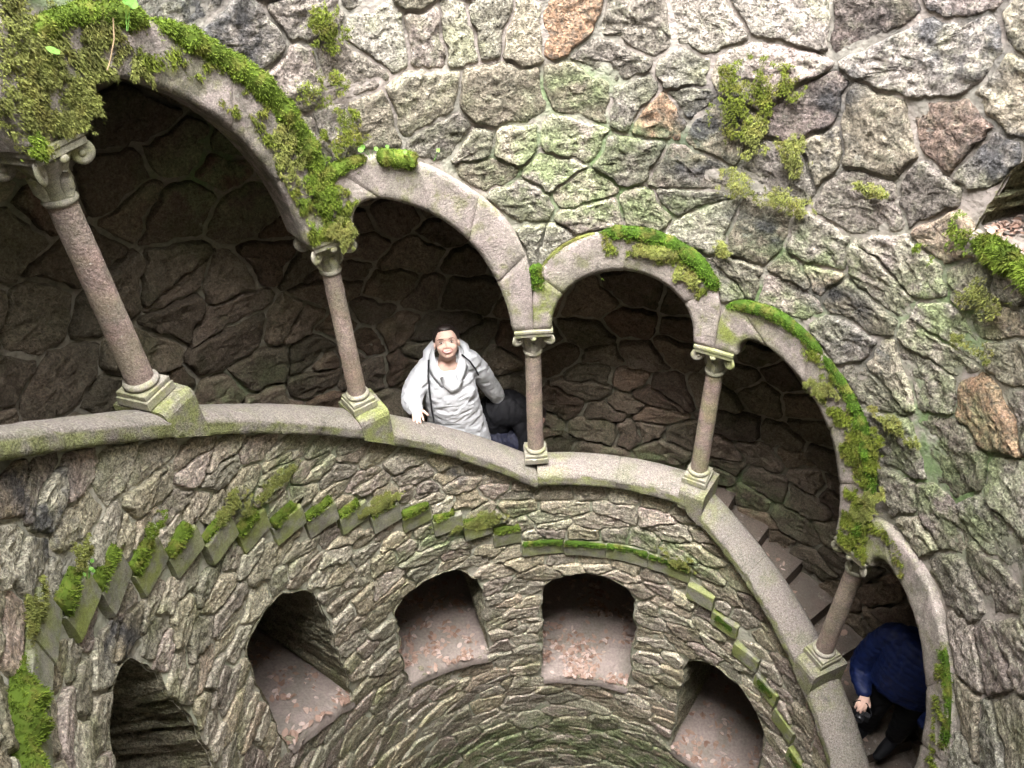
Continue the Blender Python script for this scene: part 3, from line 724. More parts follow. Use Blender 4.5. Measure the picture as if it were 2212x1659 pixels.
# ------------------------------------------------------------------ stepped string course: one block per stair
strg = empty('string_course', tuple(W(.5, .95, -.5)), 'stepped ledge of dressed blocks that follows the stairs across the shaft wall', 'ledge')
st_o = np.array(strg.location)
blocks = []
for k in range(15): blocks.append((-.124-.2*(k+1), -.124-.2*k, -.45+STEP*(k+1)))
for a0, a1 in zip(np.linspace(-.124, 1.075, 5)[:-1], np.linspace(-.124, 1.075, 5)[1:]): blocks.append((a0, a1, -.45))
for k in range(12): blocks.append((1.075+.2*k, 1.075+.2*(k+1), -.45-STEP*(k+1)))
blocks.append((-3.8, -3.124, -.45+STEP*15))
BLK = []
for (u0, u1, lv) in blocks:
    if u0 > UHI: continue
    G = []; dz = rng.uniform(-.006, .006); pr_ = rng.uniform(-.005, .004); tl = rng.uniform(-.005, .005)
    us_ = np.linspace(u0+.0015, u1-.0015, 8 if u1-u0 < .25 else 16)
    for j, u in enumerate(us_):
        e = .002 if j in (0, len(us_)-1) else 0; t = j/(len(us_)-1)-.5
        zt = lv-.014+dz; zb = lv-.096+dz
        row = []
        for k_, (r_, z) in enumerate([(.985, zt), (.956, zt-.001), (.9475, zt-.003), (.9455, zt-.006-e), (.9455, (zt+zb)/2), (.9455, zb+.004+e), (.948, zb), (.985, zb-.002)]):
            q = np.array([[math.sin(float(phi(u)))*r_, math.cos(float(phi(u)))*r_, z]])
            row.append(W(u, r_+pr_+tl*t*2+(e if k_ in (2, 3, 4, 5, 6) else 0)-.0016*float(fbm(q, .03, 5, 3)[0]), z))
        G.append(row)
    m_ = Mix(); m_.grid(G); m_.F.append(tuple(range(8))); m_.F.append(tuple(8*(len(us_)-1)+k for k in reversed(range(8))))
    m_.make('ledge_block', M['string'], strg, offset=st_o, smooth=False, attrs={'green': rng.uniform(.2, .9) if u0 < 1 else rng.uniform(.7, 1), 'dark': rng.uniform(.3, .9)})
    BLK.append((u0, u1, lv-.014+dz))

# ------------------------------------------------------------------ stairs in the gallery
stair = empty('spiral_staircase', tuple(W(.5, 1.2, -.5)), 'worn brown stone steps winding down between parapet and back wall', 'staircase')
s_o = np.array(stair.location)
for (u0, u1, lv) in blocks:
    if u0 > UHI or u1-u0 > .5: continue
    G = []; us_ = np.linspace(u0+.001, u1+(.012 if lv < 9 else 0), 7)
    for j, u in enumerate(us_):
        row = [W(u, 1.057, lv-.10)]
        for r_ in np.linspace(1.057, 1.425, 9):
            q = np.array([[math.sin(float(phi(u)))*r_, math.cos(float(phi(u)))*r_, lv]])
            row.append(W(u, r_, lv-.003+.003*float(fbm(q, .09, 9, 3)[0])-(.004 if j in (0, 6) else 0)))
        row.append(W(u, 1.425, lv-.10)); G.append(row)
    m_ = Mix(); m_.grid(G); m_.F.append(tuple(range(11))); m_.F.append(tuple(66+k for k in reversed(range(11))))
    m_.make('stair_tread' if abs(lv+.45) > .01 else 'landing_slab', M['tread'], stair, offset=s_o, smooth=False, attrs={'green': 0})

# ------------------------------------------------------------------ niches
def niche(k, outline, sillz, lab, deep=1.62, bmat='rock_shade'):
    c = outline.mean(0); root = empty('wall_niche', tuple(W(float(U(c[0])), 1.0, outline[:, 1].min())), lab, 'niche', 'arched niches in the shaft wall')
    o_ = np.array(root.location); n = 150; P = np.vstack([outline, outline[:1]]); P = resample(P, n+1)[:-1]
    G = []; rs = np.linspace(.957, deep, 34)
    for j, r_ in enumerate(rs):
        q3 = W(U(P[:, 0]), r_, P[:, 1])/S
        t = (P-c)/np.linalg.norm(P-c, axis=1)[:, None]
        # courses of flat stones laid in the jambs: ridges that run into the wall
        rid = np.abs(((P[:, 1]+.012*vnoise(q3, .08, 2))/.052) % 1 - .5)*2
        lay = .012*np.clip(rid-.72, 0, 1)/.28 - .010*fbm(q3*[1, 1, 2.5], .05, 7, 3) - .006*np.round(vnoise(q3*[1, 1, .1]+P[:, 1:2]//.052, .1, 3)*2)/2
        side = np.clip((P[:, 1]-outline[:, 1].min()-.02)/.03, 0, 1); am = min(1, j/1.5)
        PP = P + t*(lay*side*am)[:, None] + t*.002
        G.append(W(U(PP[:, 0]), r_, PP[:, 1]))
    m_ = Mix(); m_.grid(G, cv=True); V = m_.verts()
    m_.make('jamb_lining', M['rock_jamb'], root, offset=o_, smooth=False, attrs={'rnd': .45, 'green': .15, 'dark': 0, 'rust': 0})
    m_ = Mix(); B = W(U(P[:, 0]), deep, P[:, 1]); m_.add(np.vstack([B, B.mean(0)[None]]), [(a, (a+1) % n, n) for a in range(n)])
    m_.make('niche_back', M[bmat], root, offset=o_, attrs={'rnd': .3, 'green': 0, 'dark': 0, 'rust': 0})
    # dusty sloping floor
    zs = outline[:, 1].min(); b = P[P[:, 1] < zs+.16]
    # floor follows the lowest run of the outline
    order = np.argsort(outline[:, 0]); ou = outline[order]
    xl, xr = sillz[0], sillz[2]; zl, zr = sillz[1], sillz[3]
    G = []
    for r_ in [.9485, .950, .957, .970]+list(np.linspace(1.0, deep, 14)):
        row = []
        for t in np.linspace(0, 1, 20):
            ins_ = .024 if r_ < .958 else 0.0; x = (xl+ins_)*(1-t)+(xr-ins_)*t; z = zl*(1-t)+zr*t + .010 + .07*(r_-.95)
            z -= {.9485: .052, .950: .026, .957: .011, .970: .003}.get(r_, 0)
            q = np.array([[x, z, r_]]); z += .004*float(fbm(q, .06, 3, 3)[0])
            row.append(W(float(U(x)), r_+.004*float(vnoise(q, .05, 8)[0]), z))
        G.append(row)
    m_ = Mix(); m_.grid(G); m_.make('niche_floor', M['dirt'], root, offset=o_, attrs={'green': 0, 'dark': 0})
    return root
NLAB = ['niche at the lower corner of the picture, its rough side wall catching light', 'tall niche whose leafy floor slopes toward the shaft, below the mossy steps', 'arched niche with a curved leaf covered sill under the stepped ledge',
        'round headed niche with straight sides and a carpet of pink leaves', 'niche under the descending ledge with a dark slanting opening', 'deepest niche down the spiral']
for k, (w, xzp) in enumerate(zip(WINS, WIN_XZ)):
    pl, pr2 = w[0], w[-1]
    niche(k, xzp, (float(X(pl[0]))-.02, pl[1], float(X(pr2[0]))+.02, pr2[1]), NLAB[k])
niche(6, UPWIN, (float(X(1.95)), 1.155, float(X(2.68)), 1.13), 'upper niche with dry leaves and a mossy lip, set in the large rubble wall', 1.16, 'rock_jamb')

# ------------------------------------------------------------------ dry leaves
def leaf_litter(name, label, gen, n, size=(.022, .038), seed=3, cat='dry leaves'):
    g = np.random.default_rng(seed); V = []; F = []; R = []; o = 0
    for k in range(n):
        c, nrm = gen(g); nrm = nrm/np.linalg.norm(nrm)
        a = np.cross(nrm, g.normal(size=3)); a /= np.linalg.norm(a); nrm = nrm+g.normal(size=3)*.26; nrm /= np.linalg.norm(nrm); b = np.cross(nrm, a)
        s = g.uniform(*size)*S; w = s*g.uniform(.35, .8); c = c+nrm*g.uniform(.002, .018); cu = g.uniform(-.25, .55)*s
        pts = [(-.5*s, 0, 0), (-.2*s, .42*w, cu*.5), (.2*s, .38*w, cu*.6), (.5*s, 0, 0), (.2*s, -.4*w, cu*.6), (-.2*s, -.42*w, cu*.5)]
        V += [c+a*x+b*y+nrm*z for x, y, z in pts]; F.append((o, o+1, o+2, o+3, o+4, o+5)); R += [g.random()]*6; o += 6
    me = mesh(name, V, F, M['leaf'], {'rnd': R}); ob = obj(name, me); return tagit(ob, label, cat, kind='stuff')
def floor_gen(w, deep=1.5, near=.955):
    pl, pr2 = w[0], w[-1]
    def f(g):
        for _ in range(6):
            t = g.uniform(.02, .98); r_ = near+(deep-near)*g.random()**1.5
            if float(fbm(np.array([[t*.4, r_, pl[0]]]), .07, 31, 2)[0]) > g.uniform(-.35, .35): break
        u = pl[0]*(1-t)+pr2[0]*t; z = pl[1]*(1-t)+pr2[1]*t+.010+.07*(r_-.95)
        return W(u, r_, z).astype(float), np.array([-.05*math.sin(float(phi(u))), -.05*math.cos(float(phi(u))), 1.])
    return f
LITTER = {1: ('pink brown dry leaves spilling down the sloping niche floor', 380), 2: ('dry leaves scattered on the curved niche sill', 330), 3: ('carpet of dry leaves on the floor of the straight sided niche', 430), 4: ('dry leaves in the slanting niche below the descending ledge', 260), 0: ('few dry leaves in the corner niche', 60)}
for k, (lab, n) in LITTER.items(): leaf_litter('leaf_litter', lab, floor_gen(WINS[k]), n, seed=30+k)
leaf_litter('leaf_litter', 'heap of dry leaves in the upper niche beside the bright moss', floor_gen([(2.02, 1.158), (2.66, 1.135)], 1.13, .96), 420, (.014, .026), 51)
def stairs_gen(g):
    u = g.uniform(-2.8, 3.2); lv = float(level(u)); r_ = g.uniform(1.08, 1.40); return W(u, r_, lv-.002).astype(float), np.array([0, 0, 1.])
leaf_litter('leaf_litter', 'sparse dry leaves lying on the gallery steps', stairs_gen, 160, seed=61)

# ------------------------------------------------------------------ moss
def moss(name, label, P, N, ln, wd, droop, mat, seed=1, per=3, rnd_bias=0.0, curl=.6, group=None, pad=None):
    """P, N in wall units; blades of moss as small triangles (plus the cushion they grow from)"""
    g = np.random.default_rng(seed); n = len(P); P = np.repeat(P, per, 0); N = np.repeat(N, per, 0); m = len(P)
    P = P + g.normal(size=(m, 3))*wd*.8
    D = N*g.uniform(.5, 1.0, (m, 1)) + g.normal(size=(m, 3))*curl*.55 + np.array([0, 0, -1])*droop*g.uniform(.4, 1.2, (m, 1)); D /= np.linalg.norm(D, axis=1)[:, None]
    A = np.cross(D, g.normal(size=(m, 3))); A /= np.linalg.norm(A, axis=1)[:, None]
    L = ln*g.uniform(.5, 1.25, (m, 1)); w = wd*g.uniform(.7, 1.3, (m, 1))
    mid = P + D*L*.55 + np.array([0, 0, -1])*droop*L*.12; tip = P + D*L + np.array([0, 0, -1])*droop*L*.45
    V = np.stack([P-A*w*.5, P+A*w*.5, mid+A*w*.42, tip, mid-A*w*.42], 1).reshape(-1, 3)*S
    o = np.arange(m)*5; F = np.concatenate([np.stack([o, o+1, o+2], 1), np.stack([o, o+2, o+4], 1), np.stack([o+4, o+2, o+3], 1)])
    r = np.clip(g.random(m)*.55+rnd_bias+.25*vnoise(P, .03, 5), 0, 1); R = np.stack([r*.45, r*.45, r*.8, r+.12, r*.8], 1).ravel()
    if pad is not None:
        pv, pf = pad; V = np.vstack([V, pv*S]); Fp = pf+m*5; F = [tuple(x) for x in F.tolist()]+[tuple(x) for x in Fp.tolist()]; R = np.r_[R, np.full(len(pv), .1)]
    ob = obj(name, mesh(name, V, F, mat, {'rnd': np.clip(R, 0, 1)})); return tagit(ob, label, 'moss', group, 'stuff')

def strip(line, width, bulge, r0, dens=5200, seed=1, wobble=.35, shift=0.0, end=.12, clump=.25):
    """cushion along a line of (u,z): returns points, normals and the cushion itself"""
    g = np.random.default_rng(seed); L = np.array([(float(X(u)), z) for u, z in line]); L = resample(smooth_line(L, 1), 60)
    seg = np.linalg.norm(np.diff(L, axis=0), axis=1).sum(); n = int(dens*seg*width*2*math.pi/2/ .5)
    T = np.gradient(L, axis=0); T /= np.linalg.norm(T, axis=1)[:, None]; Q = np.stack([-T[:, 1], T[:, 0]], 1); Q *= np.sign(Q[:, 1:2]+1e-6)
    def wid(t, q): 
        e = np.clip(np.minimum(t, 1-t)/end, 0, 1)**.5
        return width*e*(1+wobble*fbm(q, .06, seed+3, 3))
    def place(t, th):
        k = t*59; i0 = np.clip(k.astype(int), 0, 58); f = (k-i0)[:, None]; c = L[i0]*(1-f)+L[i0+1]*f; q = Q[i0]*(1-f)+Q[i0+1]*f
        w = wid(t, np.c_[c, np.full(len(c), seed)]); b = bulge*w/width*(1+clump*vnoise(np.c_[c, t*0+seed], .03, 7))
        xz_ = c + q*((np.cos(th)*w+shift)[:, None]); r_ = r0 - np.maximum(np.sin(th), 0)*b
        P = W(U(xz_[:, 0]), r_, xz_[:, 1])/S; inw = -np.stack([np.sin(phi(U(xz_[:, 0]))), np.cos(phi(U(xz_[:, 0]))), 0*r_], 1)
        tan = np.stack([np.cos(phi(U(xz_[:, 0]))), -np.sin(phi(U(xz_[:, 0]))), 0*r_], 1)
        N = inw*np.sin(th)[:, None] + (tan*q[:, :1]+np.array([0, 0, 1])*q[:, 1:2])*np.cos(th)[:, None]
        return P, N
    P, N = place(g.random(n), g.uniform(0, math.pi, n))
    tt, hh = np.meshgrid(np.linspace(.01, .99, 60), np.linspace(0, math.pi, 8), indexing='ij'); PV, _ = place(tt.ravel(), hh.ravel())
    PV = PV + 0
    return P, N, (PV, grid_faces(60, 8))
def blob_pts(u, z, ru, rz, r0, n, seed, tilt=0.0, thr=-.15, bulge=.005):
    g = np.random.default_rng(seed); a = g.uniform(0, 2*math.pi, n*2); rr_ = np.sqrt(g.random(n*2))
    x = rr_*np.cos(a)*ru; y = rr_*np.sin(a)*rz; x, y = x*math.cos(tilt)-y*math.sin(tilt), x*math.sin(tilt)+y*math.cos(tilt)
    X_ = float(X(u))+x; Z_ = z+y; q = np.c_[X_, Z_, np.full(len(X_), seed*.1)]
    keep = fbm(q, .030, seed, 3)*.8 + .45*vnoise(q, .008, seed+2) + (1-rr_)*.75 > .34+g.uniform(-.18, .26, len(X_)); X_, Z_, rr_ = X_[keep], Z_[keep], rr_[keep]
    uu_ = U(X_); P = W(uu_, r0-bulge*(1-rr_), Z_)/S; inw = -np.stack([np.sin(phi(uu_)), np.cos(phi(uu_)), 0*uu_], 1)
    return P, inw
def outer_line(i, t0, t1, s=.97, n=24):
    ci, co = RINGS[i]; k = np.linspace(t0*(len(co)-1), t1*(len(co)-1), n).astype(int); return [tuple(ci[j]*(1-s)+co[j]*s) for j in k]
def u_range_line(i, u0, u1, s=.97):
    ci, co = RINGS[i]; return [tuple(a*(1-s)+b*s) for a, b in zip(ci, co) if u0 <= b[0] <= u1 and b[1] > float(helix(b[0]))+.30 - (0.0)]
def moss_strip(line, width, bulge, label, mat='moss', seed=1, end=.12, r0=.951, ln=.0048, wd=.0018, droop=.25, dens=26000, shift=0, bias=.2, wobble=.3, per=3):
    width *= .9; bulge *= .75
    P, N, pad = strip(line, width, bulge, r0, dens, seed, wobble+.06, shift, end)
    g = np.random.default_rng(seed+900); k = g.random(len(P)) < .10; Px = P[k].copy(); nx = len(Px)          # ragged fringe running down the face
    rad = np.hypot(Px[:, 0], Px[:, 1]); dz_ = g.exponential(width*.9, nx); tg = np.stack([Px[:, 1], -Px[:, 0], 0*rad], 1)/rad[:, None]
    q = r0-.006; Px[:, :2] *= (q/rad)[:, None]; Px = Px + tg*g.normal(size=(nx, 1))*width*.5; Px[:, 2] -= dz_; keep = fbm(Px, .03, seed+5, 2) > -.1
    P = np.vstack([P, Px[keep]]); N = np.vstack([N, -Px[keep]/np.linalg.norm(Px[keep], axis=1)[:, None]*[1, 1, 0]])
    return moss('moss_strip', label, P, N, ln, wd, droop, M[mat], seed, per, bias, pad=pad)
moss_strip(u_range_line(-2, -1.95, -1.50, 1.0), .024, .026, 'bright moss band on the shoulder of the largest arch', seed=2, ln=.0055, shift=-.004)
moss_strip(u_range_line(-2, -1.52, -1.0, .99), .026, .026, 'bright moss band running down the long side of the largest arch', seed=3, ln=.0055)
moss_strip(u_range_line(-1, -.99, -.76, 1.0), .019, .022, 'short moss cushion at the start of the pale pink arch', seed=4, bias=.05)
moss_strip(u_range_line(-1, -.73, -.52, 1.0), .022, .026, 'moss cushion with small round leaves on the pale pink arch', seed=5, bias=.1)
moss_strip(u_range_line(0, .33, .97, .97), .024, .024, 'green moss cap over the level round arch', 'moss_deep', seed=6, bias=.25)
moss_strip(u_range_line(0, .06, .34, 1.0), .007, .008, 'thin yellowish moss line leading up to the level arch cap', 'moss_olive', seed=16)
moss_strip([(.02,.81),(.03,.76),(.045,.715)], .024, .016, 'small moss tuft where the pink and level arches meet', 'moss_deep', seed=7)
moss_strip(u_range_line(1, 1.02, 1.55, .99), .018, .022, 'dark green moss band at the top of the tall sloping arch', 'moss_deep', seed=8, bias=.2)
moss_strip(u_range_line(1, 1.53, 2.0, .99), .021, .022, 'dark green moss band down the side of the tall sloping arch', 'moss_deep', seed=9, bias=.15)
moss_strip(u_range_line(2, 2.62, 2.95, .95), .010, .012, 'thin moss line on the lowest arch', 'moss_deep', seed=10, ln=.009)
# shaggy olive moss
OL = [(-1.99,1.60,.11,.14,1900,'shaggy olive moss covering the wall above the near capital',.953), (-2.02,1.55,.075,.10,1300,'yellow olive moss between the two uppermost arches',.943),(-1.86,1.52,.03,.07,500,'olive moss on the shoulder face of the largest arch',.941),
      (-1.01,1.16,.055,.12,1500,'olive moss hanging in the hollow between the largest and the pink arch',.941), (-1.12,1.26,.035,.07,500,'thin moss under the bright band of the largest arch',.941),
      (-.96,1.02,.04,.05,650,'moss on the capital where the pink arch springs',.938),
      (-.844,1.511,.055,.048,520,'moss patch high on the rubble near the top edge',.945), (-.93,1.39,.07,.04,520,'moss patch beside the falling bright band',.945), (-.85,1.27,.055,.062,560,'moss patch above the pink arch',.945),
      (1.02,1.358,.095,.05,800,'olive moss across dark stones in the middle of the upper wall',.945), (.95,1.276,.07,.07,650,'olive moss below the dark stained stones',.945), (1.03,1.22,.04,.05,260,'small moss patch beside a joint in the upper wall',.945),
      (.965,1.10,.06,.035,240,'thin moss under the dark stained stone',.945), (1.215,1.08,.075,.036,420,'moss patch along a long joint of the upper wall',.945), (1.205,1.20,.05,.05,420,'round olive moss patch on one stone',.945),
      (.96,.908,.03,.022,170,'small yellow moss spot above the level arch',.945), (1.57,1.169,.04,.014,110,'little moss line under a joint',.945), (1.855,1.07,.025,.022,170,'round green moss tuft near the upper niche',.945),
      (1.972,1.15,.032,.05,260,'ragged moss beside the upper niche',.945), (2.18,.933,.055,.03,260,'yellowish moss on a slanting stone below the upper niche',.945), (1.99,.615,.075,.026,420,'moss tongue reaching out from the sloping arch',.944), (2.12,1.04,.055,.04,200,'thin moss below the upper niche',.945),
      (1.93,.47,.035,.10,900,'shaggy moss on the lower flank of the tall sloping arch',.941), (2.0,.33,.05,.09,1100,'olive moss filling the hollow above the stubby column',.941), (1.6,.585,.05,.03,330,'thin olive moss on the face of the tall sloping arch',.941),
      (.62,.86,.07,.03,420,'hanging olive moss below the green cap of the level arch',.941), (.82,.80,.04,.035,260,'hanging moss on the shoulder of the level arch',.941),
      (-2.1,1.47,.045,.028,700,'bright moss over the scroll of the near capital',.935),
      (-1.91,.457,.06,.038,420,'olive moss above the ledge blocks',.945), (-1.68,.402,.11,.03,420,'thin olive moss on the parapet stones',.945), (-1.04,.03,.085,.04,600,'moss spilling over the ledge under the woman',.945), (-2.70,.82,.04,.035,200,'small moss tuft over the mossy steps',.945),
      (-3.05,.90,.06,.03,420,'brownish moss by the lower corner of the coping wall',.945), (-.42,-.265,.11,.045,700,'moss over the last ledge blocks before the level ledge',.944), (-2.37,.645,.08,.024,300,'olive moss arching over two ledge blocks',.944), (.96,-.43,.095,.045,800,'moss patch at the end of the level ledge',.944)]
for k, (u, z, ru, rz, n, lab, r0) in enumerate(OL):
    P, N = blob_pts(u, z, ru*1.15, rz*1.15, r0-.004, int(n*3.7), 100+k); bright = k in (17, 18, 27, 34)
    moss('moss_patch', lab, P, N, .0050, .0019, .7, M['moss' if bright or k == 3 else ('moss_mid' if k in (6, 7, 8, 9, 10, 22) else 'moss_olive')], 100+k, 2, .10, curl=.9)
moss_strip([(2.02,1.150),(2.15,1.143),(2.35,1.138),(2.6,1.130)], .030, .034, 'bright moss lip hanging from the upper niche', 'moss', seed=12, r0=.955, ln=.013)
def face_moss(i, t0, t1, s0, s1, n, lab, mat='moss_mid', seed=1, thr=.1, ln=.008):
    g = np.random.default_rng(seed); ci, co = RINGS[i]; t = g.uniform(t0, t1, n)*(len(ci)-1.01); k = t.astype(int); f = (t-k)[:, None]; s_ = g.uniform(s0, s1, (n, 1))
    p = (ci[k]*(1-f)+ci[k+1]*f)*(1-s_)+(co[k]*(1-f)+co[k+1]*f)*s_; P = W(p[:, 0], RF-.003, p[:, 1])/S; kp = fbm(P, .045, seed, 3)+.6*fbm(P, .014, seed+3, 2) > thr+g.uniform(-.15, .25, n); P = P[kp]
    moss('moss_film', lab, P, -P/np.linalg.norm(P, axis=1)[:, None]*[1, 1, 0], ln, .0022, .8, M[mat], seed, 2, .05, curl=1.0)
face_moss(-2, 0, .30, 0, 1, 9000, 'thin ragged moss on the shoulder of the largest arch', 'moss_olive', 301, -.05)
face_moss(-2, .28, .75, .25, 1, 5200, 'sparse moss film along the face of the largest arch', 'moss_mid', 302, .40)
face_moss(-2, .72, 1, .1, 1, 5200, 'moss film where the largest arch comes down', 'moss_mid', 303, .12)
face_moss(-1, 0, .14, .2, 1, 2600, 'moss film on the foot of the pink arch', 'moss_mid', 304, .0)
face_moss(0, .42, .80, .45, 1, 2600, 'moss film under the cap of the level round arch', 'moss_mid', 305, .15)
face_moss(1, .35, .66, .3, 1, 3800, 'moss film on the middle face of the tall sloping arch', 'moss_mid', 306, .22)
face_moss(1, .62, 1, .25, 1, 7500, 'dense moss film low on the tall sloping arch', 'moss_mid', 307, .0)
face_moss(2, 0, .25, .2, 1, 2500, 'moss film at the start of the lowest arch', 'moss_mid', 308, .2)
face_moss(2, .5, 1, .5, 1, 3000, 'thin moss film down the lowest arch', 'moss_mid', 309, .35)
# moss on top of the ledge blocks
n_b = 0
def near_x(u): return 'near the lower left corner' 
for (u0, u1, zt) in BLK:
    if u0 < -3.0 or u0 > 2.4: continue
    if u0 > -.2 and u0 < 1.0:
        moss_strip([(u0+.003, zt-.001), (u1-.003, zt-.001)], .013, .014, 'thin moss along the level ledge above the round headed niche', 'moss_deep', seed=200+n_b, end=.04, r0=.950, ln=.007, dens=15000, droop=.3, bias=.05)['group'] = 'thin moss on the level ledge'
    elif u0 < -.15:
        f = 1.0 if n_b % 5 != 4 else .7; w = .024 if u0 > -2.0 else .027
        o = moss_strip([(u0+.004, zt+.010), (u1-.006-.02*(n_b % 3), zt+.010)], w*f*.85, .020, 'bright moss cushion on a ledge block of the upper stepped run', 'moss', seed=200+n_b, end=.05, r0=.958, ln=.008, dens=15000, droop=.3, bias=.18)
        o['group'] = 'moss cushions on the stepped ledge'
    else:
        if n_b % 2: 
            o = moss_strip([(u0+.03, zt-.02), (u1-.03, zt-.03)], .020, .005, 'flat moss on a ledge block below the visible steps', 'moss_deep', seed=200+n_b, r0=.945, ln=.006, dens=6000, droop=.2, bias=.0); o['group'] = 'moss on the descending ledge blocks'
    n_b += 1
moss_strip([(-3.78,.872),(-3.5,.872),(-3.3,.872),(-3.13,.868)], .030, .040, 'long thick moss cushion on the nearest ledge block', 'moss', seed=15, r0=.965, ln=.0055)

# ------------------------------------------------------------------ small plants
def pennywort(u, z, r0, n, lab, hgt=.03, seed=1, size=.010):
    g = np.random.default_rng(seed); base = W(u, r0, z).astype(float); root = empty('pennywort_plant', tuple(base), lab, 'plant', None)
    pq = float(phi(u)); tan = np.array([math.cos(pq), -math.sin(pq), 0]); inw = np.array([-math.sin(pq), -math.cos(pq), 0])
    for k in range(n):
        off = tan*g.uniform(-.018, .018)*S + inw*g.uniform(0, .012)*S; h = hgt*g.uniform(.6, 1.1)*S; top = off*1.6 + np.array([0, 0, h])+tan*g.uniform(-.008, .008)*S
        m_ = Mix(); m_.tube([off*.4-np.array([0, 0, .02]), off+np.array([0, 0, h*.5]), top], [.0016, .0013, .0011], 5); m_.make('stem', M['green_leaf'], root, attrs={'rnd': .3})
        m_ = Mix(); rl = .75*size*g.uniform(.7, 1.1)*S; nr = inw*.8+np.array([0, 0, .7])+g.normal(size=3)*.25; nr /= np.linalg.norm(nr); a_ = np.cross(nr, (0, 0, 1)); a_ /= np.linalg.norm(a_); b_ = np.cross(nr, a_)
        V = [top+nr*-.002]; nn = 14
        for ring, rad in ((0, .55), (1, 1.0)):
            for q in range(nn):
                th = 2*math.pi*q/nn; ww = rad*rl*(1+.07*math.cos(5*th)*ring); V.append(top+a_*math.cos(th)*ww+b_*math.sin(th)*ww+nr*(.0015 if ring else .0012))
        F = [(0, 1+q, 1+(q+1) % nn) for q in range(nn)]+[(1+q, 1+nn+q, 1+nn+(q+1) % nn, 1+(q+1) % nn) for q in range(nn)]
        m_.add(V, F); m_.make('round_leaf', M['green_leaf'], root, attrs={'rnd': g.uniform(.4, 1)})
    return root
pennywort(-.745, 1.215, .935, 3, 'three round leaves growing at the gap in the moss of the pink arch', .022, 1, .009)
pennywort(-.635, 1.205, .932, 1, 'single tiny round leaf on the moss crown of the pink arch', .02, 2, .007)
pennywort(-.55, 1.185, .932, 2, 'pair of small round leaves on the pink arch moss', .02, 3, .007)
pennywort(-.47, 1.172, .935, 1, 'tiny round leaf at the end of the pink arch moss', .018, 4, .007)
pennywort(-1.645, 1.61, .925, 2, 'light green seedling standing on the moss of the largest arch', .045, 5, .012)
pennywort(-1.925, 1.60, .925, 1, 'round leaf at the start of the bright moss on the largest arch', .01, 6, .013)
pennywort(-2.79, .80, .93, 4, 'pale green seedling on a mossy ledge block', .014, 7, .007)
m_ = Mix(); m_.tube([W(-1.665, .925, 1.625), W(-1.70, .915, 1.595), W(-1.735, .918, 1.565), W(-1.752, .925, 1.548)], [.0028, .0025, .0022, .0018], 6)
o = m_.make('fallen_twig', M['twig']); tagit(o, 'thin bent twig leaning on the face of the largest mossy arch', 'twig', kind='thing')

# ------------------------------------------------------------------ people
M['skin'] = plain('skin', (.56, .37, .30), .65, .03, 60, .25, .03)
M['skin_red'] = plain('lip_pink', (.42, .17, .16), .7, 0, 40, .4, .05)
M['hair'] = plain('hair_dark', (.018, .012, .010), .45, .3, 120, .4, .3)
M['white_cloth'] = plain('white_jacket_cloth', (.44, .445, .465), .8, .25, 35, .2, .03)
M['cord'] = plain('black_cord', (.01, .01, .012), .5); M['snap'] = plain('snap_metal', (.32, .31, .30), .35)
M['eye'] = plain('eye_dark', (.03, .02, .018), .3); M['eye_white'] = plain('eye_white', (.5, .48, .47), .4); M['teeth'] = plain('teeth', (.50, .47, .43), .5)
M['blue_cloth'] = plain('blue_quilted_cloth', (.0032, .010, .055), .6, .2, 30, .3, .35)
M['black_cloth'] = plain('black_cloth', (.005, .005, .007), .75, .2, 40, .3, .3)
M['navy_cloth'] = plain('navy_cloth', (.005, .006, .018), .7, .2, 40, .3, .3)
M['plastic'] = plain('black_plastic', (.015, .015, .017), .35)

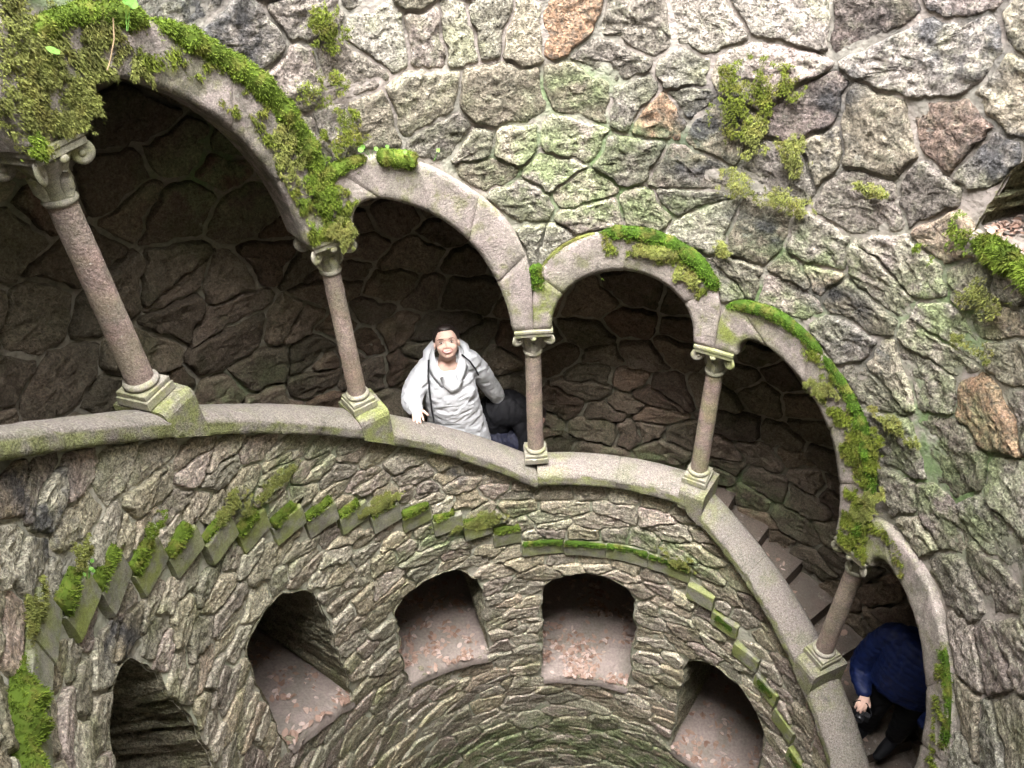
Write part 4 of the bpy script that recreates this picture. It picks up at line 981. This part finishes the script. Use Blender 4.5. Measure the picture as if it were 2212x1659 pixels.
def body(name, shapes, voxel, mat, parent, wr=0.0, wscale=(.05, .05, .12), smooth_it=4, seed=1, label=None, quilt=0):
    m_ = Mix()
    for sh in shapes:
        if sh[0] == 'b': m_.ball(sh[1], 1.0, 20, 14, sh[2])
        else:
            pts, rad = np.array(sh[1], float), np.array(sh[2], float); fl = sh[3] if len(sh) > 3 else (1, 1); up = sh[4] if len(sh) > 4 else (0, 1, 0)
            if len(pts) > 2:
                t = np.linspace(0, len(pts)-1, 4*(len(pts)-1)+1); k = np.arange(len(pts))
                def cr(v):
                    out = []
                    for x in t:
                        i = min(int(x), len(pts)-2); f = x-i; a, b, c, d = v[max(i-1, 0)], v[i], v[i+1], v[min(i+2, len(pts)-1)]
                        out.append(.5*((2*b)+(-a+c)*f+(2*a-5*b+4*c-d)*f*f+(-a+3*b-3*c+d)*f**3))
                    return np.array(out)
                rad = cr(rad); pts = cr(pts)
            m_.tube(pts, rad, 18, fl, up); 
            if fl == (1, 1): m_.ball(pts[0], rad[0], 14, 10); m_.ball(pts[-1], rad[-1], 14, 10)
    tmp = bpy.data.objects.new('tmp', mesh('tmp', m_.verts(), m_.F, None)); COL.objects.link(tmp)
    rm = tmp.modifiers.new('r', 'REMESH'); rm.mode = 'VOXEL'; rm.voxel_size = voxel
    sm = tmp.modifiers.new('s', 'SMOOTH'); sm.iterations = smooth_it; sm.factor = .5
    dg = bpy.context.evaluated_depsgraph_get(); me = bpy.data.meshes.new_from_object(tmp.evaluated_get(dg)); me.name = name
    bpy.data.objects.remove(tmp)
    V = np.empty(len(me.vertices)*3, np.float32); me.vertices.foreach_get('co', V); V = V.reshape(-1, 3).astype(float)
    N = np.empty(len(V)*3, np.float32); me.vertices.foreach_get('normal', N); N = N.reshape(-1, 3)
    if wr:
        q = V/np.array(wscale)
        w = 1-np.abs(fbm(q+vnoise(q, 1.5, 3)[:, None]*.6, 1.0, seed, 3))*1.8
        V = V + N*(w*wr)[:, None]
    if quilt: V = V + N*(quilt*(np.abs(np.sin(V[:, 2]/.050*math.pi/1.0+V[:, 0]*4)))**.6)[:, None]
    me.vertices.foreach_set('co', V.astype(np.float32).ravel()); me.materials.clear(); me.materials.append(mat)
    me.polygons.foreach_set('use_smooth', np.ones(len(me.polygons), bool)); me.update()
    return obj(name, me, parent, label)
def shape(name, fn, mat, parent, **kw):
    m_ = Mix(); fn(m_); return m_.make(name, mat, parent, **kw)

def fingers(root_pt, dirs, lens, rads, bend=(0, 0, -1), curl=.35):
    out = []
    for p, d, l, r_ in zip(root_pt, dirs, lens, rads):
        p = np.array(p, float); d = np.array(d, float); d /= np.linalg.norm(d); bz = np.array(bend, float)
        pts = [p-d*.012, p, p+d*l*.45+bz*l*.05*curl, p+d*l*.78+bz*l*.28*curl, p+d*l+bz*l*.62*curl]
        out.append(('t', pts, [r_*1.05, r_*1.05, r_, r_*.92, r_*.78]))
    return out

# --- woman in the white jacket: x = picture right, -y = towards the photographer, z from the step she stands on
WZ = -.543
wom = empty('person', (-.878, 2.169, WZ), 'smiling woman in a white hooded jacket leaning on the coping', 'person', rz=math.atan2(.2045, .9789))
def z_(v): return v-WZ
P_ = lambda a, f, z: (a, -f, z-WZ)
# legs and feet (behind the parapet)
body('trousers', [('t', [P_(-.10, -.02, -.02), P_(-.10, 0, -.27), P_(-.10, -.02, -.48)], [.115, .075, .055]), ('t', [P_(.11, -.02, -.02), P_(.11, .0, -.27), P_(.11, -.03, -.48)], [.115, .075, .055])], .014, M['navy_cloth'], wom)
for s_ in (-1, 1): body('shoe', [('t', [P_(s_*.10, -.04, WZ+.045), P_(s_*.105, .06, WZ+.04), P_(s_*.11, .13, WZ+.03)], [.045, .042, .03])], .010, M['black_cloth'], wom)
# head: tilted up towards the camera
HC = np.array(P_(.012, .045, .862)); pit = math.radians(-32)
def hp(x, y, z):     # head local (x right, y towards back, z up) -> body space
    y2 = y*math.cos(pit)+z*math.sin(pit)*-1*-1 if False else y*math.cos(-pit)+z*math.sin(-pit); z2 = -y*math.sin(-pit)+z*math.cos(-pit)
    x, y2, z2 = x*1.13, y2*1.06, z2*1.07; r_ = math.radians(-2); return tuple(HC+np.array([x*math.cos(r_)+z2*math.sin(r_), y2, z2*math.cos(r_)-x*math.sin(r_)]))
head_sh = [('b', hp(0, .005, .022), (.079, .093, .094)), ('b', hp(0, -.022, -.030), (.071, .066, .076)), ('b', hp(0, -.045, -.070), (.040, .033, .030)),
           ('b', hp(-.034, -.052, -.028), (.028, .022, .026)), ('b', hp(.034, -.052, -.028), (.028, .022, .026)), ('b', hp(0, -.078, .030), (.045, .014, .02)),
           ('t', [hp(0, -.080, .016), hp(0, -.091, -.010), hp(0, -.0965, -.021)], [.006, .007, .0095]), ('b', hp(-.011, -.088, -.025), (.0065, .008, .006)), ('b', hp(.011, -.088, -.025), (.0065, .008, .006)),
           ('b', hp(0, -.079, -.052), (.026, .013, .014)), ('b', hp(-.073, .008, -.012), (.009, .017, .028)), ('b', hp(.073, .008, -.012), (.009, .017, .028))]
neck = [('t', [hp(0, .012, -.06), P_(.006, .015, .735), P_(.004, .01, .66)], [.052, .056, .075]), ('b', P_(.0, .060, .655), (.085, .05, .06))]
body('head', head_sh+neck, .0045, M['skin'], wom, smooth_it=3)
hd = wom.children[-1]
for s_ in (-1, 1):
    e = hp(s_*.030, -.080, .006)
    shape('eye', lambda m: m.ball(e, 1, 12, 8, (.0112, .005, .0045)), M['eye_white'], hd)
    ir = hp(s_*.030, -.0855, .006); shape('iris', lambda m: m.ball(ir, 1, 10, 8, (.0052, .0026, .0042)), M['eye'], hd)
    shape('eyelid', lambda m: m.tube([hp(s_*.015, -.085, .009), hp(s_*.026, -.0895, .0145), hp(s_*.036, -.087, .0145), hp(s_*.047, -.078, .008)], [.0010, .0018, .0018, .0010], 6), M['eye'], hd)
    shape('eyebrow', lambda m: m.tube([hp(s_*.013, -.091, .026), hp(s_*.028, -.0925, .032), hp(s_*.042, -.084, .031), hp(s_*.053, -.072, .024)], [.0012, .0021, .0018, .0009], 6), M['hair'], hd)
    shape('nostril', lambda m: m.ball(hp(s_*.006, -.0965, -.030), .0022, 8, 6), M['skin_red'], hd)
    shape('smile_line', lambda m: m.tube([hp(s_*.019, -.090, -.026), hp(s_*.029, -.083, -.040), hp(s_*.033, -.076, -.054)], [.0012, .0016, .0009], 6), M['skin_red'], hd)
shape('upper_lip', lambda m: m.tube([hp(-.036, -.076, -.041), hp(-.015, -.0905, -.0485), hp(0, -.0935, -.0475), hp(.015, -.0905, -.0485), hp(.036, -.076, -.041)], [.0010, .0024, .0026, .0024, .0010], 8), M['skin_red'], hd)
shape('teeth', lambda m: m.tube([hp(-.026, -.083, -.0485), hp(-.011, -.0905, -.0535), hp(.011, -.0905, -.0535), hp(.026, -.083, -.0485)], [.0014, .0030, .0030, .0014], 8), M['teeth'], hd)
shape('lower_lip', lambda m: m.tube([hp(-.031, -.078, -.0470), hp(-.014, -.0895, -.0590), hp(0, -.0915, -.0600), hp(.014, -.0895, -.0590), hp(.031, -.078, -.0470)], [.0010, .0028, .0032, .0028, .0010], 8), M['skin_red'], hd)
# hair pulled back
hair = [('b', hp(0, .020, .034), (.087, .091, .094)), ('b', hp(0, .075, .0), (.055, .045, .065)), ('b', hp(-.066, .022, .034), (.018, .035, .040)), ('b', hp(.066, .022, .034), (.018, .035, .040)), ('b', hp(0, -.028, .094), (.050, .040, .022)), ('b', hp(0, .11, -.02), (.03, .03, .04))]
body('hair', hair, .005, M['hair'], hd, wr=.0015, wscale=(.006, .05, .05))
# jacket
jk = [('t', [P_(.0, .0, .66), P_(-.002, .035, .55), P_(.0, .05, .40), P_(.012, .03, .22), P_(.018, .01, .03), P_(.02, .0, -.14)], [.115, .165, .180, .190, .212, .232], (1.06, .78), (0, 1, 0)),
      ('b', P_(-.11, .0, .63), (.10, .085, .065)), ('b', P_(.12, -.01, .655), (.10, .085, .065)), ('b', P_(-.075, .11, .46), (.085, .06, .085)), ('b', P_(.085, .11, .465), (.085, .06, .085)),
      ('t', [P_(-.135, .0, .635), P_(-.215, .055, .57), P_(-.268, .13, .505), P_(-.275, .195, .50), P_(-.255, .275, .505)], [.078, .078, .076, .070, .052]),
      ('t', [P_(.14, -.01, .655), P_(.215, -.05, .53), P_(.275, -.10, .37), P_(.325, -.14, .23), P_(.350, -.16, .165)], [.080, .074, .068, .064, .056])]
jac = body('jacket', jk, .0085, M['white_cloth'], wom, wr=.0068, wscale=(.085, .06, .048), seed=5, smooth_it=3)
# funnel collar with open front and hood folds
def band(m, pts_top, pts_bot, th=.010):
    a = resample(smooth_line(np.array(pts_top), 2), 30); b = resample(smooth_line(np.array(pts_bot), 2), 30); c = a.mean(0); rows = []
    for p, q in zip(a, b):
        mid = (p+q)/2; out = mid-np.array([c[0], c[1], mid[2]]); out /= max(np.linalg.norm(out), 1e-6)
        rows.append([p-out*th*.4, p+out*th*.2+np.array([0, 0, .006]), p+out*th, mid+out*th*1.5, q+out*th, q-out*th*.4])
    m.grid(rows)
shape('collar', lambda m: band(m, [P_(-.030, .125, .640), P_(-.074, .085, .705), P_(-.092, .02, .765), P_(-.060, -.06, .80), P_(.0, -.085, .81), (P_(.068, -.06, .80)), P_(.098, .015, .765), P_(.080, .085, .71), P_(.050, .13, .645)],
      [P_(-.050, .155, .575), P_(-.105, .11, .64), P_(-.135, .02, .68), P_(-.10, -.09, .70), P_(0, -.12, .70), P_(.11, -.09, .70), P_(.145, .01, .69), P_(.115, .11, .64), P_(.065, .160, .575)], .014), M['white_cloth'], jac)
shape('hood', lambda m: (m.tube([P_(-.155, .055, .665), P_(-.135, -.04, .735), P_(-.06, -.11, .765), P_(.05, -.115, .775), P_(.135, -.05, .745), P_(.160, .05, .69)], [.018, .030, .040, .040, .032, .018], 14, (1.0, .75))), M['white_cloth'], jac, disp=.006, dscale=.06)
shape('collar_flap', lambda m: (m.tube([P_(-.055, .150, .655), P_(-.028, .172, .60), P_(.01, .190, .56), P_(.055, .185, .575), P_(.090, .165, .61)], [.012, .026, .030, .026, .010], 12, (1.0, .40), (0, 1, .3))), M['white_cloth'], jac, disp=.003, dscale=.05)
for q in [(-.012, .200, .572), (.030, .203, .570), (-.145, .085, .625), (.095, .165, .655)]: shape('snap_button', lambda m: m.ball(P_(*q), 1, 10, 6, (.005, .004, .005)), M['snap'], jac)
body('cuff', [('t', [P_(-.256, .262, .503), P_(-.252, .287, .506)], [.050, .047])], .006, M['white_cloth'], jac)
shape('bag_strap', lambda m: m.tube([P_(-.125, .03, .725), P_(-.140, .125, .655), P_(-.145, .178, .55), P_(-.145, .205, .42), P_(-.140, .212, .30)], [.0065]*5, 8, (1.0, .35), (0, 1, 0)), M['cord'], wom)
shape('bag_strap', lambda m: m.tube([P_(.105, .06, .760), P_(.155, .085, .715), P_(.190, .085, .64), P_(.210, .06, .56)], [.0065]*4, 8, (1.0, .35), (0, 1, 0)), M['cord'], wom)
hz = .493
fr = [P_(-.268, .330, hz+.012), P_(-.251, .340, hz+.013), P_(-.234, .340, hz+.012), P_(-.217, .332, hz+.008)]
hs = [('t', [P_(-.253, .275, hz+.018), P_(-.245, .312, hz+.014)], [.026, .026]), ('b', P_(-.243, .312, hz+.010), (.038, .036, .015))]
hs += fingers(fr, [(-.05, -1, -.10), (.05, -1, -.12), (.14, -1, -.14), (.26, -1, -.18)], [.060, .068, .064, .050], [.0090, .0094, .0090, .0080])
hs += fingers([P_(-.212, .295, hz+.008)], [(.8, -.75, -.12)], [.055], [.0098])
body('hand', hs, .0035, M['skin'], wom, smooth_it=2)

# --- person in the blue quilted jacket, lower right bay
MZ = -1.972
man = empty('person', (2.281, .973, MZ), 'person in a blue quilted jacket going down the dark steps, face hidden', 'person', rz=-.649)
Q_ = lambda a, f, z: (a, -f, z-MZ)
body('trousers', [('t', [Q_(-.02, 0, -1.08), Q_(-.03, .03, -1.50), Q_(-.02, -.02, -1.90)], [.115, .080, .060]), ('t', [Q_(.15, -.02, -1.08), Q_(.17, .0, -1.50), Q_(.17, -.06, -1.88)], [.115, .080, .060])], .014, M['black_cloth'], man, wr=.006)
for s_ in (0, 1): body('shoe', [('t', [Q_(-.02+.19*s_, -.04, MZ+.045), Q_(-.04+.19*s_, .06, MZ+.04), Q_(-.06+.19*s_, .14, MZ+.035)], [.047, .045, .032])], .010, M['black_cloth'], man)
body('jacket', [('t', [Q_(.07, .0, -.66), Q_(.07, .02, -.80), Q_(.06, .03, -1.0), Q_(.06, .02, -1.18)], [.14, .20, .205, .20], (1.08, .78), (0, 1, 0)), ('b', Q_(-.09, .0, -.75), (.10, .09, .075)), ('b', Q_(.23, -.02, -.75), (.10, .09, .075)),
                ('t', [Q_(-.13, .0, -.77), Q_(-.195, .03, -.95), Q_(-.215, .07, -1.12), Q_(-.165, .155, -1.20), Q_(-.125, .20, -1.215)], [.080, .074, .068, .058, .045]),
                ('t', [Q_(.27, -.02, -.77), Q_(.33, .0, -.97), Q_(.32, .06, -1.15), Q_(.28, .16, -1.22)], [.080, .072, .064, .048])], .010, M['blue_cloth'], man, wr=.006, seed=9, quilt=.006)
body('head', [('b', Q_(.155, .03, -.475), (.076, .09, .10)), ('b', Q_(.145, .075, -.515), (.058, .06, .065)), ('t', [Q_(.15, .0, -.56), Q_(.13, .0, -.68)], [.06, .075]), ('t', [Q_(.14, .13, -.49), Q_(.138, .145, -.515)], [.010, .013]), ('b', Q_(.08, .03, -.49), (.01, .018, .028))], .007, M['skin'], man)
body('hair', [('b', Q_(.160, .005, -.455), (.083, .092, .096)), ('b', Q_(.158, -.03, -.50), (.07, .07, .07))], .007, M['hair'], man.children[-1])
hs = [('b', Q_(-.105, .235, -1.225), (.034, .040, .020))] + fingers([Q_(-.125, .262, -1.225), Q_(-.108, .270, -1.226), Q_(-.090, .270, -1.228), Q_(-.075, .262, -1.232)], [(-.05, -1, -.5), (.05, -1, -.5), (.12, -1, -.5), (.2, -1, -.5)], [.060, .064, .062, .05], [.0092]*4, (0, .2, -1), .9) + fingers([Q_(-.082, .225, -1.23)], [(.7, -.7, -.5)], [.05], [.010])
body('hand', hs, .004, M['skin'], man, smooth_it=2)
cm = empty('camera', tuple(np.array([2.281, .973, 0])+np.array([.7966*-.075+-.6044*.30, -.6044*-.075+-.7966*.30, -1.325])), 'small black camera held in the hand of the person in blue', 'camera', rz=-.649)
m_ = Mix(); m_.box((-.055, -.018, -.035), (.055, .018, .035), .006); m_.box((-.018, -.014, .034), (.018, .014, .047), .003); m_.make('body', M['plastic'], cm, smooth=False)
m_ = Mix(); 
a_ = np.linspace(0, 2*math.pi, 24, endpoint=False); m_.grid([[(rr_*math.cos(t), -yy, rr_*math.sin(t)) for t in a_] for rr_, yy in ((.026, .016), (.028, .03), (.027, .055), (.022, .058), (.018, .050), (.0, .050))], cv=True); m_.make('lens', M['plastic'], cm)
m_ = Mix(); m_.tube([(-.055, 0, .03), (-.075, .0, .07), (-.05, .02, .10), (0, .03, .10), (.05, .01, .06), (.055, 0, .03)], [.004]*6, 6); m_.make('wrist_strap', M['black_cloth'], cm)

# --- dark clothed person bending low behind the woman
DZ = -.72
drk = empty('person', (-.528, 2.444, DZ), 'stooping person in black and navy clothes, half lost in the dark behind the woman', 'person', rz=math.atan2(.117, .993))
D_ = lambda a, f, z: (a, -f, z-DZ)
body('jacket', [('t', [D_(-.06, -.02, -.16), D_(-.05, .0, -.02), D_(.05, .03, .02), D_(.17, .04, -.03)], [.15, .155, .145, .10]), ('t', [D_(.10, .08, -.02), D_(.16, .16, -.20), D_(.10, .2, -.34)], [.07, .06, .045])], .010, M['black_cloth'], drk, wr=.008, seed=12)
body('trousers', [('t', [D_(-.10, .0, -.20), D_(-.03, .15, -.30), D_(-.06, .06, -.66)], [.12, .09, .06]), ('t', [D_(.0, .0, -.22), D_(.10, .15, -.33), D_(.07, .06, -.66)], [.12, .085, .06])], .010, M['navy_cloth'], drk, wr=.009, seed=13)
for s_ in (0, 1): body('shoe', [('t', [D_(-.06+.13*s_, .0, DZ+.045), D_(-.06+.13*s_, .14, DZ+.035)], [.047, .034])], .010, M['black_cloth'], drk)
body('head', [('b', D_(.245, .06, -.05), (.075, .085, .09)), ('t', [D_(.17, .03, -.03), D_(.23, .05, -.05)], [.07, .06]), ('b', D_(.26, .13, -.08), (.02, .03, .03))], .008, M['skin'], drk)
body('hair', [('b', D_(.245, .045, -.03), (.084, .09, .09))], .008, M['hair'], drk.children[-1])
body('hand', [('b', D_(.09, .215, -.385), (.028, .02, .035))]+fingers([D_(.07, .22, -.41), D_(.085, .222, -.415), D_(.10, .222, -.413), D_(.112, .22, -.405)], [(-.1, -.2, -1), (0, -.2, -1), (.05, -.2, -1), (.15, -.2, -1)], [.06, .066, .062, .05], [.009]*4)+fingers([D_(.065, .21, -.375)], [(-.5, -.5, -.7)], [.05], [.01]), .004, M['skin'], drk)
